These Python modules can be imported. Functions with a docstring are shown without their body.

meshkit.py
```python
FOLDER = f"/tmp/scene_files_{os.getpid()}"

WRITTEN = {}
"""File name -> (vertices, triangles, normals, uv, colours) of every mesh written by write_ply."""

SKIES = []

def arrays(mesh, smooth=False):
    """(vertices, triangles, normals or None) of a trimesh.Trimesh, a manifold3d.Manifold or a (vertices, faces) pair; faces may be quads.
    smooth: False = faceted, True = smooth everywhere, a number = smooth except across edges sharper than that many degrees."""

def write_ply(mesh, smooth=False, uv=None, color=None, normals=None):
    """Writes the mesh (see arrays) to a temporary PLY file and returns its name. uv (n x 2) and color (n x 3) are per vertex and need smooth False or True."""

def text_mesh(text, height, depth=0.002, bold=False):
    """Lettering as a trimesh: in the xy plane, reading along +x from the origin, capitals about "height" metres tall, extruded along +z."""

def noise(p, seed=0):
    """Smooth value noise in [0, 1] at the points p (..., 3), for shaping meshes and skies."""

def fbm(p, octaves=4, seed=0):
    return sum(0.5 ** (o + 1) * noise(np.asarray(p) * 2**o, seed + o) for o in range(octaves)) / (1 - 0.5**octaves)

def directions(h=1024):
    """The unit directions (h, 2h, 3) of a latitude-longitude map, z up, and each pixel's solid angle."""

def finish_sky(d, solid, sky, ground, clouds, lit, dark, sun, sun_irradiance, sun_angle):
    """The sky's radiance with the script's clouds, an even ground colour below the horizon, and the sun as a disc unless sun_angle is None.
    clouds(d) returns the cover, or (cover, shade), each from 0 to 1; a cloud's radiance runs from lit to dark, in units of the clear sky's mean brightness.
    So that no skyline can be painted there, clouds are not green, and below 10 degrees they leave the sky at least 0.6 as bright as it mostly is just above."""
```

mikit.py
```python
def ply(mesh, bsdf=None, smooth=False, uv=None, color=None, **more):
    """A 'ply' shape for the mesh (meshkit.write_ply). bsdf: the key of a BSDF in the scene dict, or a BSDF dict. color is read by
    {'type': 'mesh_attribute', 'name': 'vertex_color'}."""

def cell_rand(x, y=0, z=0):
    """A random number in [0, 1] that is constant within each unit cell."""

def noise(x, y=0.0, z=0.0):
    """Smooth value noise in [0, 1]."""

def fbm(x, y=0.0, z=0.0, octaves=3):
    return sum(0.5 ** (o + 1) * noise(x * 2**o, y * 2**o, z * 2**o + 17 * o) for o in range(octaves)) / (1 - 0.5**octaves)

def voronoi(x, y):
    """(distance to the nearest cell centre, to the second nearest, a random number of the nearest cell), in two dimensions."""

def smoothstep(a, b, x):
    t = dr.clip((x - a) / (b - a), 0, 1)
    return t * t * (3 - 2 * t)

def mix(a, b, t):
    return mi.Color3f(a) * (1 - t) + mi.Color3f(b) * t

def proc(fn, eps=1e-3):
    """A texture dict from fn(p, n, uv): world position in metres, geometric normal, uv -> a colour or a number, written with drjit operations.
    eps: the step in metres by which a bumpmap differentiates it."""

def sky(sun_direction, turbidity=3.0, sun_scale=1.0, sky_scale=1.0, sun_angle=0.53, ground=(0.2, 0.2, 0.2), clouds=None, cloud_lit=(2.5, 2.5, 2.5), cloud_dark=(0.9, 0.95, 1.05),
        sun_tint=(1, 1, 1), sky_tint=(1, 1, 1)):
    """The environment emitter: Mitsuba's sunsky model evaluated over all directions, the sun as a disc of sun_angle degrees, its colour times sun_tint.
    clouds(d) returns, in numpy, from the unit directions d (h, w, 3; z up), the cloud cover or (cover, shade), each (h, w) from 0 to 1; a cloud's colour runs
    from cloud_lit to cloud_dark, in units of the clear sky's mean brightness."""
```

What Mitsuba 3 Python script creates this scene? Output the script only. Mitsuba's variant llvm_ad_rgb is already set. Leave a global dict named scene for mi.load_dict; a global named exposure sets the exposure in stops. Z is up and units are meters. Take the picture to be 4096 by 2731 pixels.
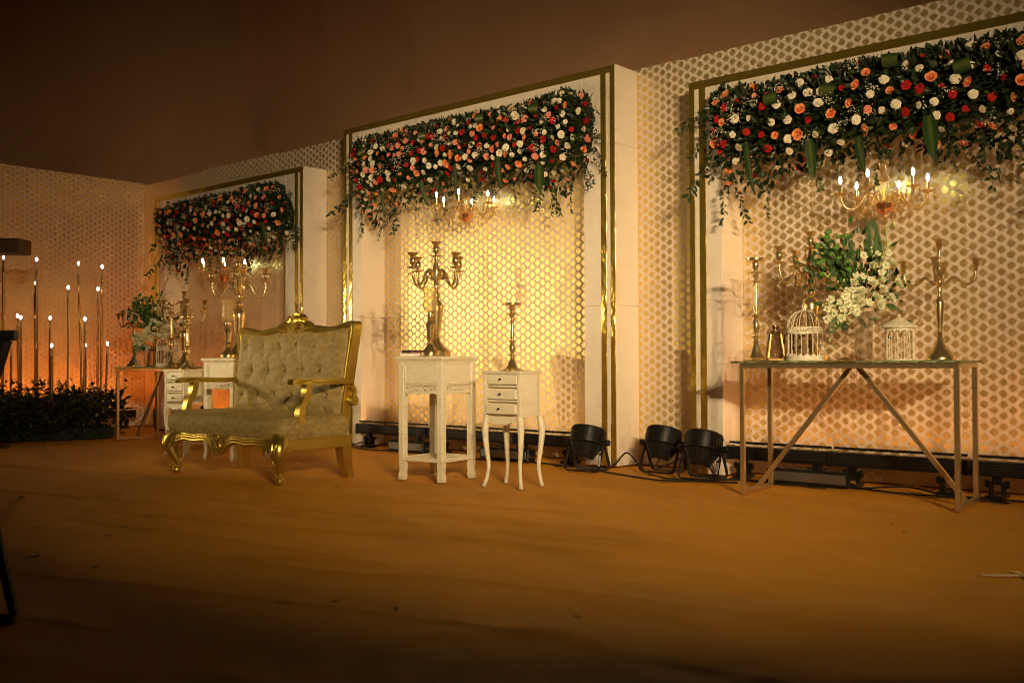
import math, random
import numpy as np
import trimesh
import drjit as dr
import mitsuba as mi
import mikit, meshkit
from shapely.geometry import Polygon, Point, LineString, box as sbox
from shapely.ops import unary_union
from shapely import affinity, prepared

T = mi.ScalarTransform4f
rng = np.random.default_rng(11)
scene, labels = {}, {}

# ------------------------------------------------------------------ camera, sky, exposure, stage lights
exposure = 0.0
scene['camera'] = {'type': 'thinlens', 'fov': 54.52, 'fov_axis': 'x', 'near_clip': 0.05, 'far_clip': 200.0,
                   'aperture_radius': 0.004, 'focus_distance': 6.3,
                   'to_world': T().look_at(origin=[0, -6.4162, 0.8], target=[-0.658, -5.664, 0.82], up=[0.005, -0.004, 0.343])}
scene['sky'] = {**mikit.sky([0.3, -0.8, 0.25], turbidity=3, sun_scale=0.0, sky_scale=0.17, sky_tint=(1.0, 0.52, 0.24),
                            ground=(0.1, 0.06, 0.03), clouds=lambda d: 1.0, cloud_lit=(1.0, 0.52, 0.24), cloud_dark=(1.0, 0.52, 0.24)),
                'sampling_weight': 4.0}
# two stage light stands (housings are built further down), each a T-bar with several heads: far left, and at the photographer's right
LEFT_HEADS = [([-9.75, -5.8, 1.5], [-5.6, -0.2, 1.2]), ([-10.7, -4.8, 1.8], [-5.6, -0.2, 1.25]), ([-11.35, -3.8, 1.5], [-5.9, -0.2, 1.2])]
RIGHT_HEADS = [([1.7, -7.2, 2.4], [-8.4, -0.3, 1.5]), ([2.05, -6.95, 2.5], [-6.2, -0.3, 1.4]), ([2.4, -6.7, 2.4], [-4.5, -0.3, 1.25]), ([2.75, -6.45, 2.5], [-3.2, -0.3, 1.1])]


def spot(origin, target, rgb, cutoff, beam, weight):
    return {'type': 'spot', 'to_world': T().look_at(origin=origin, target=target, up=[0, 0, 1]), 'intensity': {'type': 'rgb', 'value': rgb},
            'cutoff_angle': cutoff, 'beam_width': beam, 'sampling_weight': weight}


for n_, (o_, t_) in enumerate(LEFT_HEADS):
    scene[f'stage_lamp__beam_{n_:03d}'] = spot(o_, t_, [22, 16.6, 8.6], 22, 8, 2.5)
for n_, (o_, t_) in enumerate(RIGHT_HEADS):
    scene[f'stage_lamp_001__beam_{n_:03d}'] = spot(o_, t_, [(78, 116, 134, 98)[n_] * c_ for c_ in (1.0, 0.735, 0.395)], (20, 23.5, 22.5, 20)[n_], 2.0, 2.5)


# ------------------------------------------------------------------ helpers
def cat(ms):
    return trimesh.util.concatenate([m for m in ms if m is not None])


def mv(m, x=0, y=0, z=0, rx=0, ry=0, rz=0, s=1):
    m = m.copy()
    A = trimesh.transformations.euler_matrix(math.radians(rx), math.radians(ry), math.radians(rz), 'sxyz')
    A[:3, :3] = A[:3, :3] @ np.diag(np.broadcast_to(s, 3))
    A[:3, 3] = [x, y, z]
    m.apply_transform(A)
    return m


def box(x0, x1, y0, y1, z0, z1, bev=0.0):
    lo, hi = np.array([x0, y0, z0]), np.array([x1, y1, z1])
    if bev <= 0:
        return trimesh.creation.box(bounds=[lo, hi])
    pts = []
    for sx in (0, 1):
        for sy in (0, 1):
            for sz in (0, 1):
                c = np.where([sx, sy, sz], hi, lo)
                d = np.where([sx, sy, sz], -1.0, 1.0) * bev
                for k in range(3):
                    q = c + d
                    q[k] = c[k]
                    pts.append(q)
    return trimesh.convex.convex_hull(np.array(pts))


def lathe(prof, n=24, a0=0.0):
    prof = np.array(prof, float)
    prof[:, 0] = np.maximum(prof[:, 0], 1e-4)
    a = np.arange(n) * 2 * np.pi / n + a0
    m = len(prof)
    v = np.stack([prof[:, None, 0] * np.cos(a), prof[:, None, 0] * np.sin(a), np.broadcast_to(prof[:, None, 1], (m, n))], -1).reshape(-1, 3)
    i, j = np.meshgrid(np.arange(m - 1), np.arange(n), indexing='ij')
    q = np.stack([i * n + j, i * n + (j + 1) % n, (i + 1) * n + (j + 1) % n, (i + 1) * n + j], -1).reshape(-1, 4)
    return trimesh.Trimesh(v, np.vstack([q[:, [0, 1, 2]], q[:, [0, 2, 3]]]), process=False)


def smooth_path(pts, n=8, closed=False):
    p = np.array(pts, float)
    out = []
    m = len(p)
    for i in range(m if closed else m - 1):
        if closed:
            a, b, c, d = p[(i - 1) % m], p[i], p[(i + 1) % m], p[(i + 2) % m]
        else:
            a, b, c, d = p[max(i - 1, 0)], p[i], p[i + 1], p[min(i + 2, m - 1)]
        for t in np.linspace(0, 1, n, endpoint=False):
            out.append(0.5 * (2 * b + (c - a) * t + (2 * a - 5 * b + 4 * c - d) * t**2 + (3 * b - a - 3 * c + d) * t**3))
    if not closed:
        out.append(p[-1])
    return np.array(out)


def tube(pts, r, n=8, flat=1.0, square=False):
    """A capped tube along pts; r one radius or one per point; flat squeezes it across its second axis."""
    p = np.array(pts, float)
    m = len(p)
    r = np.interp(np.linspace(0, 1, m), np.linspace(0, 1, len(np.atleast_1d(r))), np.atleast_1d(r))
    t = np.gradient(p, axis=0)
    t /= np.linalg.norm(t, axis=1, keepdims=True) + 1e-12
    up = np.array([0, 0, 1.0]) if abs(t[0, 2]) < 0.9 else np.array([0, 1.0, 0])
    a = np.cross(up, t[0])
    a /= np.linalg.norm(a)
    A = []
    for k in range(m):
        a = a - t[k] * (a @ t[k])
        a /= np.linalg.norm(a) + 1e-12
        A.append(a)
    A = np.array(A)
    B = np.cross(t, A)
    ang = np.arange(n) * 2 * np.pi / n + (np.pi / 4 if square else 0)
    k = math.sqrt(2) if square else 1
    v = p[:, None] + k * r[:, None, None] * (np.cos(ang)[None, :, None] * A[:, None] + flat * np.sin(ang)[None, :, None] * B[:, None])
    v = np.vstack([v.reshape(-1, 3), p[:1], p[-1:]])
    i, j = np.meshgrid(np.arange(m - 1), np.arange(n), indexing='ij')
    q = np.stack([i * n + j, i * n + (j + 1) % n, (i + 1) * n + (j + 1) % n, (i + 1) * n + j], -1).reshape(-1, 4)
    jj = np.arange(n)
    c0 = np.stack([np.full(n, m * n), (jj + 1) % n, jj], 1)
    c1 = np.stack([np.full(n, m * n + 1), (m - 1) * n + jj, (m - 1) * n + (jj + 1) % n], 1)
    return trimesh.Trimesh(v, np.vstack([q[:, [0, 1, 2]], q[:, [0, 2, 3]], c0, c1]), process=False)


def prism(poly, h):
    return cat([trimesh.creation.extrude_polygon(g, h, engine='earcut') for g in getattr(poly, 'geoms', [poly])])


def prism_xz(poly, y0, y1):
    """A polygon in x and z, given thickness from y0 to y1."""
    m = prism(poly, y1 - y0)
    v = m.vertices
    return trimesh.Trimesh(np.stack([v[:, 0], y1 - v[:, 2], v[:, 1]], 1), m.faces, process=False)


def prism_yz(poly, x0, x1):
    m = prism(poly, x1 - x0)
    v = m.vertices
    return trimesh.Trimesh(np.stack([x0 + v[:, 2], v[:, 0], v[:, 1]], 1), m.faces, process=False)


def unit(v):
    return v / (np.linalg.norm(v, axis=-1, keepdims=True) + 1e-12)


def leaf_mesh(P, D, N, L, W, fold=0.18):
    """Many leaves in one mesh: base points, directions, normals, lengths, widths."""
    P, D = np.asarray(P, float), unit(np.asarray(D, float))
    S = unit(np.cross(D, N))
    N = np.cross(S, D)
    L, W = np.broadcast_to(L, len(P))[:, None], np.broadcast_to(W, len(P))[:, None]
    c1, c2 = P + D * L * 0.35 - N * W * fold, P + D * L * 0.72 - N * W * fold * 0.7 - N * L * 0.03
    V = np.stack([P, c1 - S * W * 0.5 + N * W * fold, c1, c1 + S * W * 0.5 + N * W * fold,
                  c2 - S * W * 0.38 + N * W * fold, c2, c2 + S * W * 0.38 + N * W * fold, P + D * L - N * L * 0.1], 1)
    F = np.array([[0, 2, 1], [0, 3, 2], [1, 2, 5], [1, 5, 4], [2, 3, 6], [2, 6, 5], [4, 5, 7], [5, 6, 7]])
    return trimesh.Trimesh(V.reshape(-1, 3), (F[None] + 8 * np.arange(len(P))[:, None, None]).reshape(-1, 3), process=False)


def leaf_colors(n, base, var, seed=0):
    r = np.random.default_rng(seed)
    k = r.random((n, 1))
    c = np.asarray(base)[None] * (1 - var + 2 * var * k) + np.array([0.012, 0.008, 0]) * r.random((n, 1))
    return np.repeat(np.clip(c, 0, 1), 8, 0)


def numbered(name):
    k, n = name, 0
    while k in labels or k in scene:
        n += 1
        k = f'{name}_{n:03d}'
    return k


class Kit:
    """The parts of one kind of thing, in its own coordinates."""

    def __init__(self):
        self.parts, self.n, self.said = [], {}, {}

    def name(self, name, parent=None):
        b = (parent + '__' if parent else '') + name
        k = self.n.get(b, 0)
        self.n[b] = k + 1
        return b if k == 0 else f'{b}_{k:03d}'

    def add(self, name, mesh, mat, smooth=35, parent=None, label=None, stuff=False, **more):
        return self.put(name, mikit.ply(mesh, mat, smooth, **more), None, parent, label, stuff)

    def put(self, name, d, M=None, parent=None, label=None, stuff=False):
        path = self.name(name, parent)
        self.parts.append((path, d, M))
        if label or stuff:
            self.said[path] = {**({'label': label} if label else {}), **({'kind': 'stuff'} if stuff else {})}
        return path


def spawn(kit, name, label, category, M=None, group=None, skip=()):
    key = numbered(name)
    labels[key] = {'label': label, 'category': category, **({'group': group} if group else {})}
    M = M if M is not None else T()
    for path, d, L in kit.parts:
        if path.split('__')[0] in skip:
            continue
        scene[f'{key}__{path}'] = {**d, 'to_world': M @ L if L is not None else M}
        if path in kit.said:
            labels[f'{key}__{path}'] = dict(kit.said[path])
    return key


def solo(name, d, label, category, M=None, group=None, kind=None):
    key = numbered(name)
    scene[key] = {**d, **({'to_world': M} if M is not None else {})}
    labels[key] = {'label': label, **({'category': category} if category else {}), **({'group': group} if group else {}), **({'kind': kind} if kind else {})}
    return key


def at(x, y, z=0.0, rz=0.0, s=1.0):
    return T().translate([x, y, z]).rotate([0, 0, 1], rz).scale(s)


# ------------------------------------------------------------------ materials
noise, fbm, sstep, mix = mikit.noise, mikit.fbm, mikit.smoothstep, mikit.mix


def two(d):
    return {'type': 'twosided', 'bsdf': d}


def rgb(*c):
    return {'type': 'rgb', 'value': list(c)}


def principled(c, rough, metallic=0.0, **k):
    return two({'type': 'principled', 'base_color': rgb(*c) if isinstance(c, tuple) else c, 'roughness': rough, 'metallic': metallic, **k})


def motif(p, n, uv):
    """1 on the printed gold motifs of the drapery, 0 on the diagonal net between them."""
    a, b = 0.0540, 0.0332
    u = (p.x + p.y) / (2 * a) + 0.31
    v = p.z / (2 * b)
    ju = dr.floor(u * 2 + 0.5)
    odd = ju - 2 * dr.floor(ju / 2)
    x = (u - ju / 2) * 2 * a
    v2 = v + 0.5 * odd
    y = (v2 - dr.floor(v2) - 0.5) * 2 * b
    jn = ju + dr.select(x > 0, 1.0, -1.0)
    x1 = (u - jn / 2) * 2 * a
    v3 = v + 0.5 * (1 - odd)
    y1 = (v3 - dr.floor(v3) - 0.5) * 2 * b

    def cell(x, y):
        q = dr.power(dr.abs(x) / 0.0272 + 1e-4, 1.2) + dr.power(dr.abs(y) / 0.0262 + 1e-4, 1.2)
        return dr.power(q, 1 / 1.2) + 0.035 * dr.sin(dr.atan2(y, x) * 12)
    m = dr.minimum(cell(x, y), cell(x1, y1))
    inside = 1 - sstep(0.94, 1.04, m)
    lace = sstep(0.26, 0.46, noise(p.x * 260 + p.y * 260, p.z * 260, 3.0))
    return inside * (0.5 + 0.5 * lace)


def cloth(p, n, uv):
    k = fbm((p.x + p.y) * 2.2, p.z * 1.4, 1.0, 3)
    return mix((0.68, 0.56, 0.44), (0.76, 0.635, 0.51), k)


scene['gold_print_cloth'] = {'type': 'blendbsdf', 'weight': mikit.proc(motif),
                             'cloth': two({'type': 'diffuse', 'reflectance': mikit.proc(cloth)}),
                             'foil': principled((0.76, 0.55, 0.19), 0.36, 0.76)}


def hall_col(p, n, uv):
    k = fbm((p.x + p.y) * 0.8, p.z * 0.8, 5.0, 4)
    s = sstep(0.62, 0.78, fbm((p.x + p.y) * 1.7 + 9, p.z * 1.7, 2.0, 3))
    return mix(mix((0.46, 0.245, 0.13), (0.57, 0.32, 0.185), k), (0.34, 0.185, 0.10), s * 0.22)


scene['hall_plaster'] = two({'type': 'diffuse', 'reflectance': mikit.proc(hall_col)})


def carpet_col(p, n, uv):
    k = fbm(p.x * 1.3, p.y * 1.3, 0.0, 4)
    f = noise(p.x * 260, p.y * 260, 1.0)
    streak = fbm(p.x * 0.9 + p.y * 0.5, p.y * 7.0 - p.x * 2.0, 4.0, 3)
    smudge = sstep(0.45, 0.75, fbm(p.x * 1.1 - 3, p.y * 2.3 + p.x * 0.7, 11.0, 5))
    dust = sstep(0.66, 0.8, fbm(p.x * 3.1 + 4, p.y * 3.1, 7.0, 4))
    c = mix((0.40, 0.170, 0.010), (0.54, 0.236, 0.015), 0.4 * k + 0.35 * f + 0.25 * streak)
    return mix(mix(c, (0.22, 0.095, 0.010), smudge * 0.28), (0.45, 0.28, 0.09), dust * 0.2)


scene['carpet'] = two({'type': 'principled', 'base_color': mikit.proc(carpet_col), 'roughness': 0.7, 'specular': 0.3, 'sheen': 0.4})


def panel_col(p, n, uv):
    k = fbm((p.x + p.y) * 3, p.z * 2, 8.0, 3)
    scuff = sstep(0.72, 0.8, noise((p.x + p.y) * 9, p.z * 6, 3.0)) * sstep(0.7, 0.2, p.z)
    return mix(mix((0.70, 0.62, 0.53), (0.76, 0.68, 0.58), k), (0.4, 0.33, 0.27), scuff * 0.35)


scene['white_panel'] = two({'type': 'principled', 'base_color': mikit.proc(panel_col), 'roughness': 0.55, 'specular': 0.25})


def foil_bump(p, n, uv):
    return fbm((p.x + p.y) * 14, p.z * 9, 2.0, 3) * 0.006 + noise((p.x + p.y) * 90, p.z * 40, 1.0) * 0.0005


scene['gold_foil'] = two({'type': 'bumpmap', 'arbitrary': mikit.proc(foil_bump, 2e-3), 'scale': 1.0,
                          'bsdf': {'type': 'principled', 'base_color': rgb(0.60, 0.43, 0.075), 'roughness': 0.16, 'metallic': 0.84}})


def brushed(p, n, uv):
    return 0.21 + 0.17 * fbm(p.x * 11, p.y * 11, p.z * 11, 3)


scene['gold_paint'] = two({'type': 'principled', 'base_color': rgb(0.70, 0.52, 0.11), 'roughness': mikit.proc(brushed), 'metallic': 0.92})
scene['polished_brass'] = principled((1.0, 0.77, 0.36), 0.20, 0.93, clearcoat=0.9, clearcoat_gloss=0.92)
scene['aged_brass'] = principled((0.20, 0.13, 0.05), 0.4, 0.9)
scene['champagne_metal'] = principled((0.82, 0.63, 0.35), 0.27, 0.9)
scene['seam_gold'] = principled((0.72, 0.54, 0.24), 0.4, 0.3)
scene['chrome'] = principled((0.9, 0.86, 0.8), 0.08, 1.0)


def velvet_col(p, n, uv):
    a = fbm(p.x * 30 + 3, p.y * 30, p.z * 40, 4)
    b = noise(p.x * 95 + p.z * 20, p.y * 75, p.z * 60)
    return mix((0.14, 0.098, 0.032), (0.42, 0.312, 0.115), sstep(0.2, 0.85, a) * 0.40 + 0.22 + 0.3 * b)


scene['crushed_velvet'] = two({'type': 'principled', 'base_color': mikit.proc(velvet_col), 'roughness': 0.62, 'specular': 0.35, 'sheen': 1.0, 'sheen_tint': 0.6})


def whitewash(p, n, uv):
    g = fbm(p.x * 9, p.y * 9, p.z * 30, 3)
    w = sstep(0.62, 0.76, fbm(p.x * 26, p.y * 26, p.z * 90 + 5, 3))
    low = sstep(0.05, 0.0, p.z)
    c = mix((0.68, 0.62, 0.46), (0.79, 0.74, 0.58), g)
    return mix(c, (0.34, 0.25, 0.13), dr.clip(w * 0.22 + low * 0.35, 0, 1))


scene['distressed_white_wood'] = two({'type': 'principled', 'base_color': mikit.proc(whitewash), 'roughness': 0.5, 'specular': 0.3})
scene['dark_gap'] = principled((0.05, 0.04, 0.03), 0.8)
scene['cream_metal'] = principled((0.72, 0.66, 0.5), 0.45)
scene['table_glass'] = {'type': 'dielectric', 'int_ior': 1.5, 'specular_transmittance': rgb(0.62, 0.86, 0.78)}
scene['clear_glass'] = {'type': 'thindielectric', 'int_ior': 1.45, 'specular_transmittance': rgb(0.94, 0.93, 0.9)}
scene['vase_glass'] = {'type': 'blendbsdf', 'weight': 0.035, 'a': {'type': 'thindielectric', 'int_ior': 1.5, 'specular_transmittance': rgb(0.96, 0.94, 0.9)},
                       'b': two({'type': 'principled', 'base_color': rgb(0.75, 0.66, 0.56), 'roughness': 0.12, 'specular': 0.8})}
scene['smoked_glass'] = {'type': 'thindielectric', 'int_ior': 1.45, 'specular_transmittance': rgb(0.84, 0.82, 0.78)}
scene['crystal'] = {'type': 'blendbsdf', 'weight': 0.35, 'a': {'type': 'thindielectric', 'int_ior': 1.5, 'specular_transmittance': rgb(1.0, 0.93, 0.8)},
                    'b': two({'type': 'principled', 'base_color': rgb(0.95, 0.8, 0.55), 'roughness': 0.12, 'metallic': 0.7})}
scene['amber_glass'] = {'type': 'blendbsdf', 'weight': 0.30, 'a': {'type': 'thindielectric', 'int_ior': 1.45, 'specular_transmittance': rgb(1.0, 0.88, 0.66)},
                        'b': two({'type': 'principled', 'base_color': rgb(0.95, 0.74, 0.42), 'roughness': 0.16, 'metallic': 0.6})}
scene['copper_glass'] = principled((0.88, 0.42, 0.17), 0.14, 0.9)
scene['vase_water'] = {'type': 'blendbsdf', 'weight': mikit.proc(lambda p, n, uv: 0.04 + 0.32 * sstep(0.52, 0.78, fbm(p.x * 60 + p.y * 60, p.z * 110, 2.0, 3))),
                       'a': {'type': 'thindielectric', 'int_ior': 1.33, 'specular_transmittance': rgb(0.86, 0.82, 0.74)},
                       'b': two({'type': 'principled', 'base_color': rgb(0.55, 0.47, 0.36), 'roughness': 0.25})}


def crackle(p, n, uv):
    d1, d2, _ = mikit.voronoi(uv.x * 26, uv.y * 16)
    return sstep(0.0, 0.09, d2 - d1)


scene['crackle_glass'] = {'type': 'blendbsdf', 'weight': mikit.proc(lambda p, n, uv: 0.25 + 0.5 * (1 - crackle(p, n, uv))),
                          'a': {'type': 'thindielectric', 'int_ior': 1.5, 'specular_transmittance': rgb(0.97, 0.87, 0.64)},
                          'b': two({'type': 'principled', 'base_color': rgb(0.8, 0.66, 0.36), 'roughness': 0.3})}
scene['black_plastic'] = principled((0.009, 0.0085, 0.0085), 0.34, specular=0.35)
scene['black_metal'] = principled((0.028, 0.026, 0.025), 0.42, 0.4)
scene['cable_rubber'] = principled((0.012, 0.012, 0.013), 0.45)
scene['grey_metal'] = principled((0.22, 0.21, 0.2), 0.4, 0.8)
scene['dark_upholstery'] = principled((0.10, 0.045, 0.02), 0.7)
scene['white_print'] = principled((0.75, 0.73, 0.7), 0.6)
scene['red_print'] = principled((0.55, 0.03, 0.03), 0.5)
scene['pole_bronze'] = principled((0.30, 0.17, 0.06), 0.28, 0.9)
scene['cream_sleeve'] = principled((0.62, 0.5, 0.32), 0.5)
LEAF = {'type': 'mesh_attribute', 'name': 'vertex_color'}
scene['leaf_green'] = two({'type': 'principled', 'base_color': LEAF, 'roughness': 0.42, 'specular': 0.45})
scene['stem_green'] = principled((0.05, 0.10, 0.02), 0.6)
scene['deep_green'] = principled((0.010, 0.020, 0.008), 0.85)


def stripe(p, n, uv):
    k = dr.exp(-dr.square((uv.x - 0.5) / 0.16))
    line = 0.5 + 0.5 * dr.sin(uv.x * 120)
    return mix(mix((0.014, 0.040, 0.010), (0.022, 0.055, 0.014), line), (0.07, 0.095, 0.02), k)


scene['striped_leaf'] = two({'type': 'principled', 'base_color': mikit.proc(stripe), 'roughness': 0.38, 'specular': 0.5})
PETALS = {'white': (0.80, 0.73, 0.56), 'red': (0.42, 0.016, 0.015), 'pink': (0.82, 0.29, 0.20), 'peach': (0.86, 0.36, 0.15)}
for nm, c in PETALS.items():
    scene[f'{nm}_petal'] = two({'type': 'principled', 'base_color': rgb(*c), 'roughness': 0.7, 'specular': 0.2, 'sheen': 0.5})
scene['cream_petal'] = two({'type': 'principled', 'base_color': rgb(0.64, 0.64, 0.42), 'roughness': 0.6, 'specular': 0.25, 'sheen': 0.4})
scene['green_button_petal'] = principled((0.10, 0.24, 0.03), 0.7)
scene['lime_bud'] = principled((0.50, 0.60, 0.20), 0.6)


def bark(p, n, uv):
    return mix((0.12, 0.075, 0.035), (0.34, 0.25, 0.14), fbm(p.x * 70, p.y * 70, p.z * 25, 4))


scene['driftwood_bark'] = two({'type': 'diffuse', 'reflectance': mikit.proc(bark)})
scene['dry_brown'] = principled((0.04, 0.026, 0.012), 0.8)
scene['pale_tape'] = principled((0.55, 0.40, 0.22), 0.6)


def glow(r, g, b, w=0.3):
    return {'type': 'area', 'radiance': rgb(r, g, b), 'sampling_weight': w}


# ------------------------------------------------------------------ setting: floor, hall walls, printed drapery walls
def axis(lo, a, b, hi, step, coarse):
    return np.unique(np.round(np.concatenate([np.arange(lo, a, coarse), np.arange(a, b, step), np.arange(b, hi + coarse, coarse)]), 4))


gx, gy = axis(-26, -12, 2.4, 26, 0.05, 1.4), axis(-26, -6.4, 0.4, 12, 0.03, 1.4)
X, Y = np.meshgrid(gx, gy)


def wrinkle(x, y):
    q = np.stack([x * 0.55 + y * 0.15, y * 3.2 - x * 0.7, 0 * x], -1)
    n1 = meshkit.noise(q, 3) + 0.5 * meshkit.noise(q * 2.1, 5)
    r1 = np.exp(-np.square((n1 - 0.75) / 0.05))
    q2 = np.stack([x * 1.1 - y * 0.9, x * 1.6 + y * 2.4, 0 * x], -1)
    n2 = meshkit.noise(q2, 8)
    r2 = np.exp(-np.square((n2 - 0.5) / 0.06))
    return 0.017 * r1 * meshkit.noise(np.stack([x * 0.6, y * 0.6, 0 * x], -1), 9) + 0.011 * r2 * meshkit.noise(np.stack([x * 0.8, y * 0.8, 0 * x], -1), 2)


Z = wrinkle(X, Y) - 0.002
ny, nx = X.shape
ii, jj = np.meshgrid(np.arange(ny - 1), np.arange(nx - 1), indexing='ij')
quads = np.stack([ii * nx + jj, ii * nx + jj + 1, (ii + 1) * nx + jj + 1, (ii + 1) * nx + jj], -1).reshape(-1, 4)
floor = trimesh.Trimesh(np.stack([X, Y, Z], -1).reshape(-1, 3), np.vstack([quads[:, [0, 1, 2]], quads[:, [0, 2, 3]]]), process=False)
solo('floor', mikit.ply(floor, 'carpet', True), 'orange brown carpet cloth with soft wrinkles', None, kind='structure')

k = Kit()
a = np.linspace(0, np.pi / 2, 14)
arc = np.stack([-11.6 - 1.9 * np.sin(a), -0.3 + 1.9 * np.cos(a)], 1)
line = np.vstack([[[6.0, 1.6]], arc, [[-13.5, -12.0]]])
back = np.vstack([[[-13.8, -12.0]], [[-13.8, 1.9]], [[6.0, 1.9]]])
wall = prism(Polygon(np.vstack([line, back])), 8.0)
wall.apply_translation([0, 0, 0.01])
k.add('wall_surface', wall, 'hall_plaster', 30)
spawn(k, 'hall_wall', 'plain dim brown hall wall rising above the patterned drapery', 'wall')

k = Kit()
HW = 3.06
seams = [-11.80, -10.47, -8.99, -8.05, -7.0, -5.905, -4.93, -3.94, -2.895, -1.91, -0.9, 0.2, 1.3]
for a, b in zip(seams[:-1], seams[1:]):
    k.add('cloth_panel', box(a + 0.0003, b - 0.0003, 0.0, 0.045, 0.01, HW + 0.012 * math.sin(a * 7)), 'gold_print_cloth', False)
k.add('seam_trim', cat([box(s - 0.0022, s + 0.0022, -0.0015, -0.0004, 0.01, HW) for s in seams[1:-1]]), 'seam_gold')
spawn(k, 'backdrop_wall', 'long pale drapery wall printed with gold motifs behind the white frames', 'wall')
k = Kit()
ys = [-0.003, -1.05, -2.1, -3.15, -4.2, -5.25, -6.3]
for b, a in zip(ys[:-1], ys[1:]):
    k.add('cloth_panel', box(-11.84, -11.80, a + 0.0003, b - 0.0003, 0.01, HW + 0.01 * math.sin(a * 5)), 'gold_print_cloth', False)
spawn(k, 'backdrop_wall', 'left drapery wall printed with gold motifs, behind the lit candle poles', 'wall')


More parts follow.
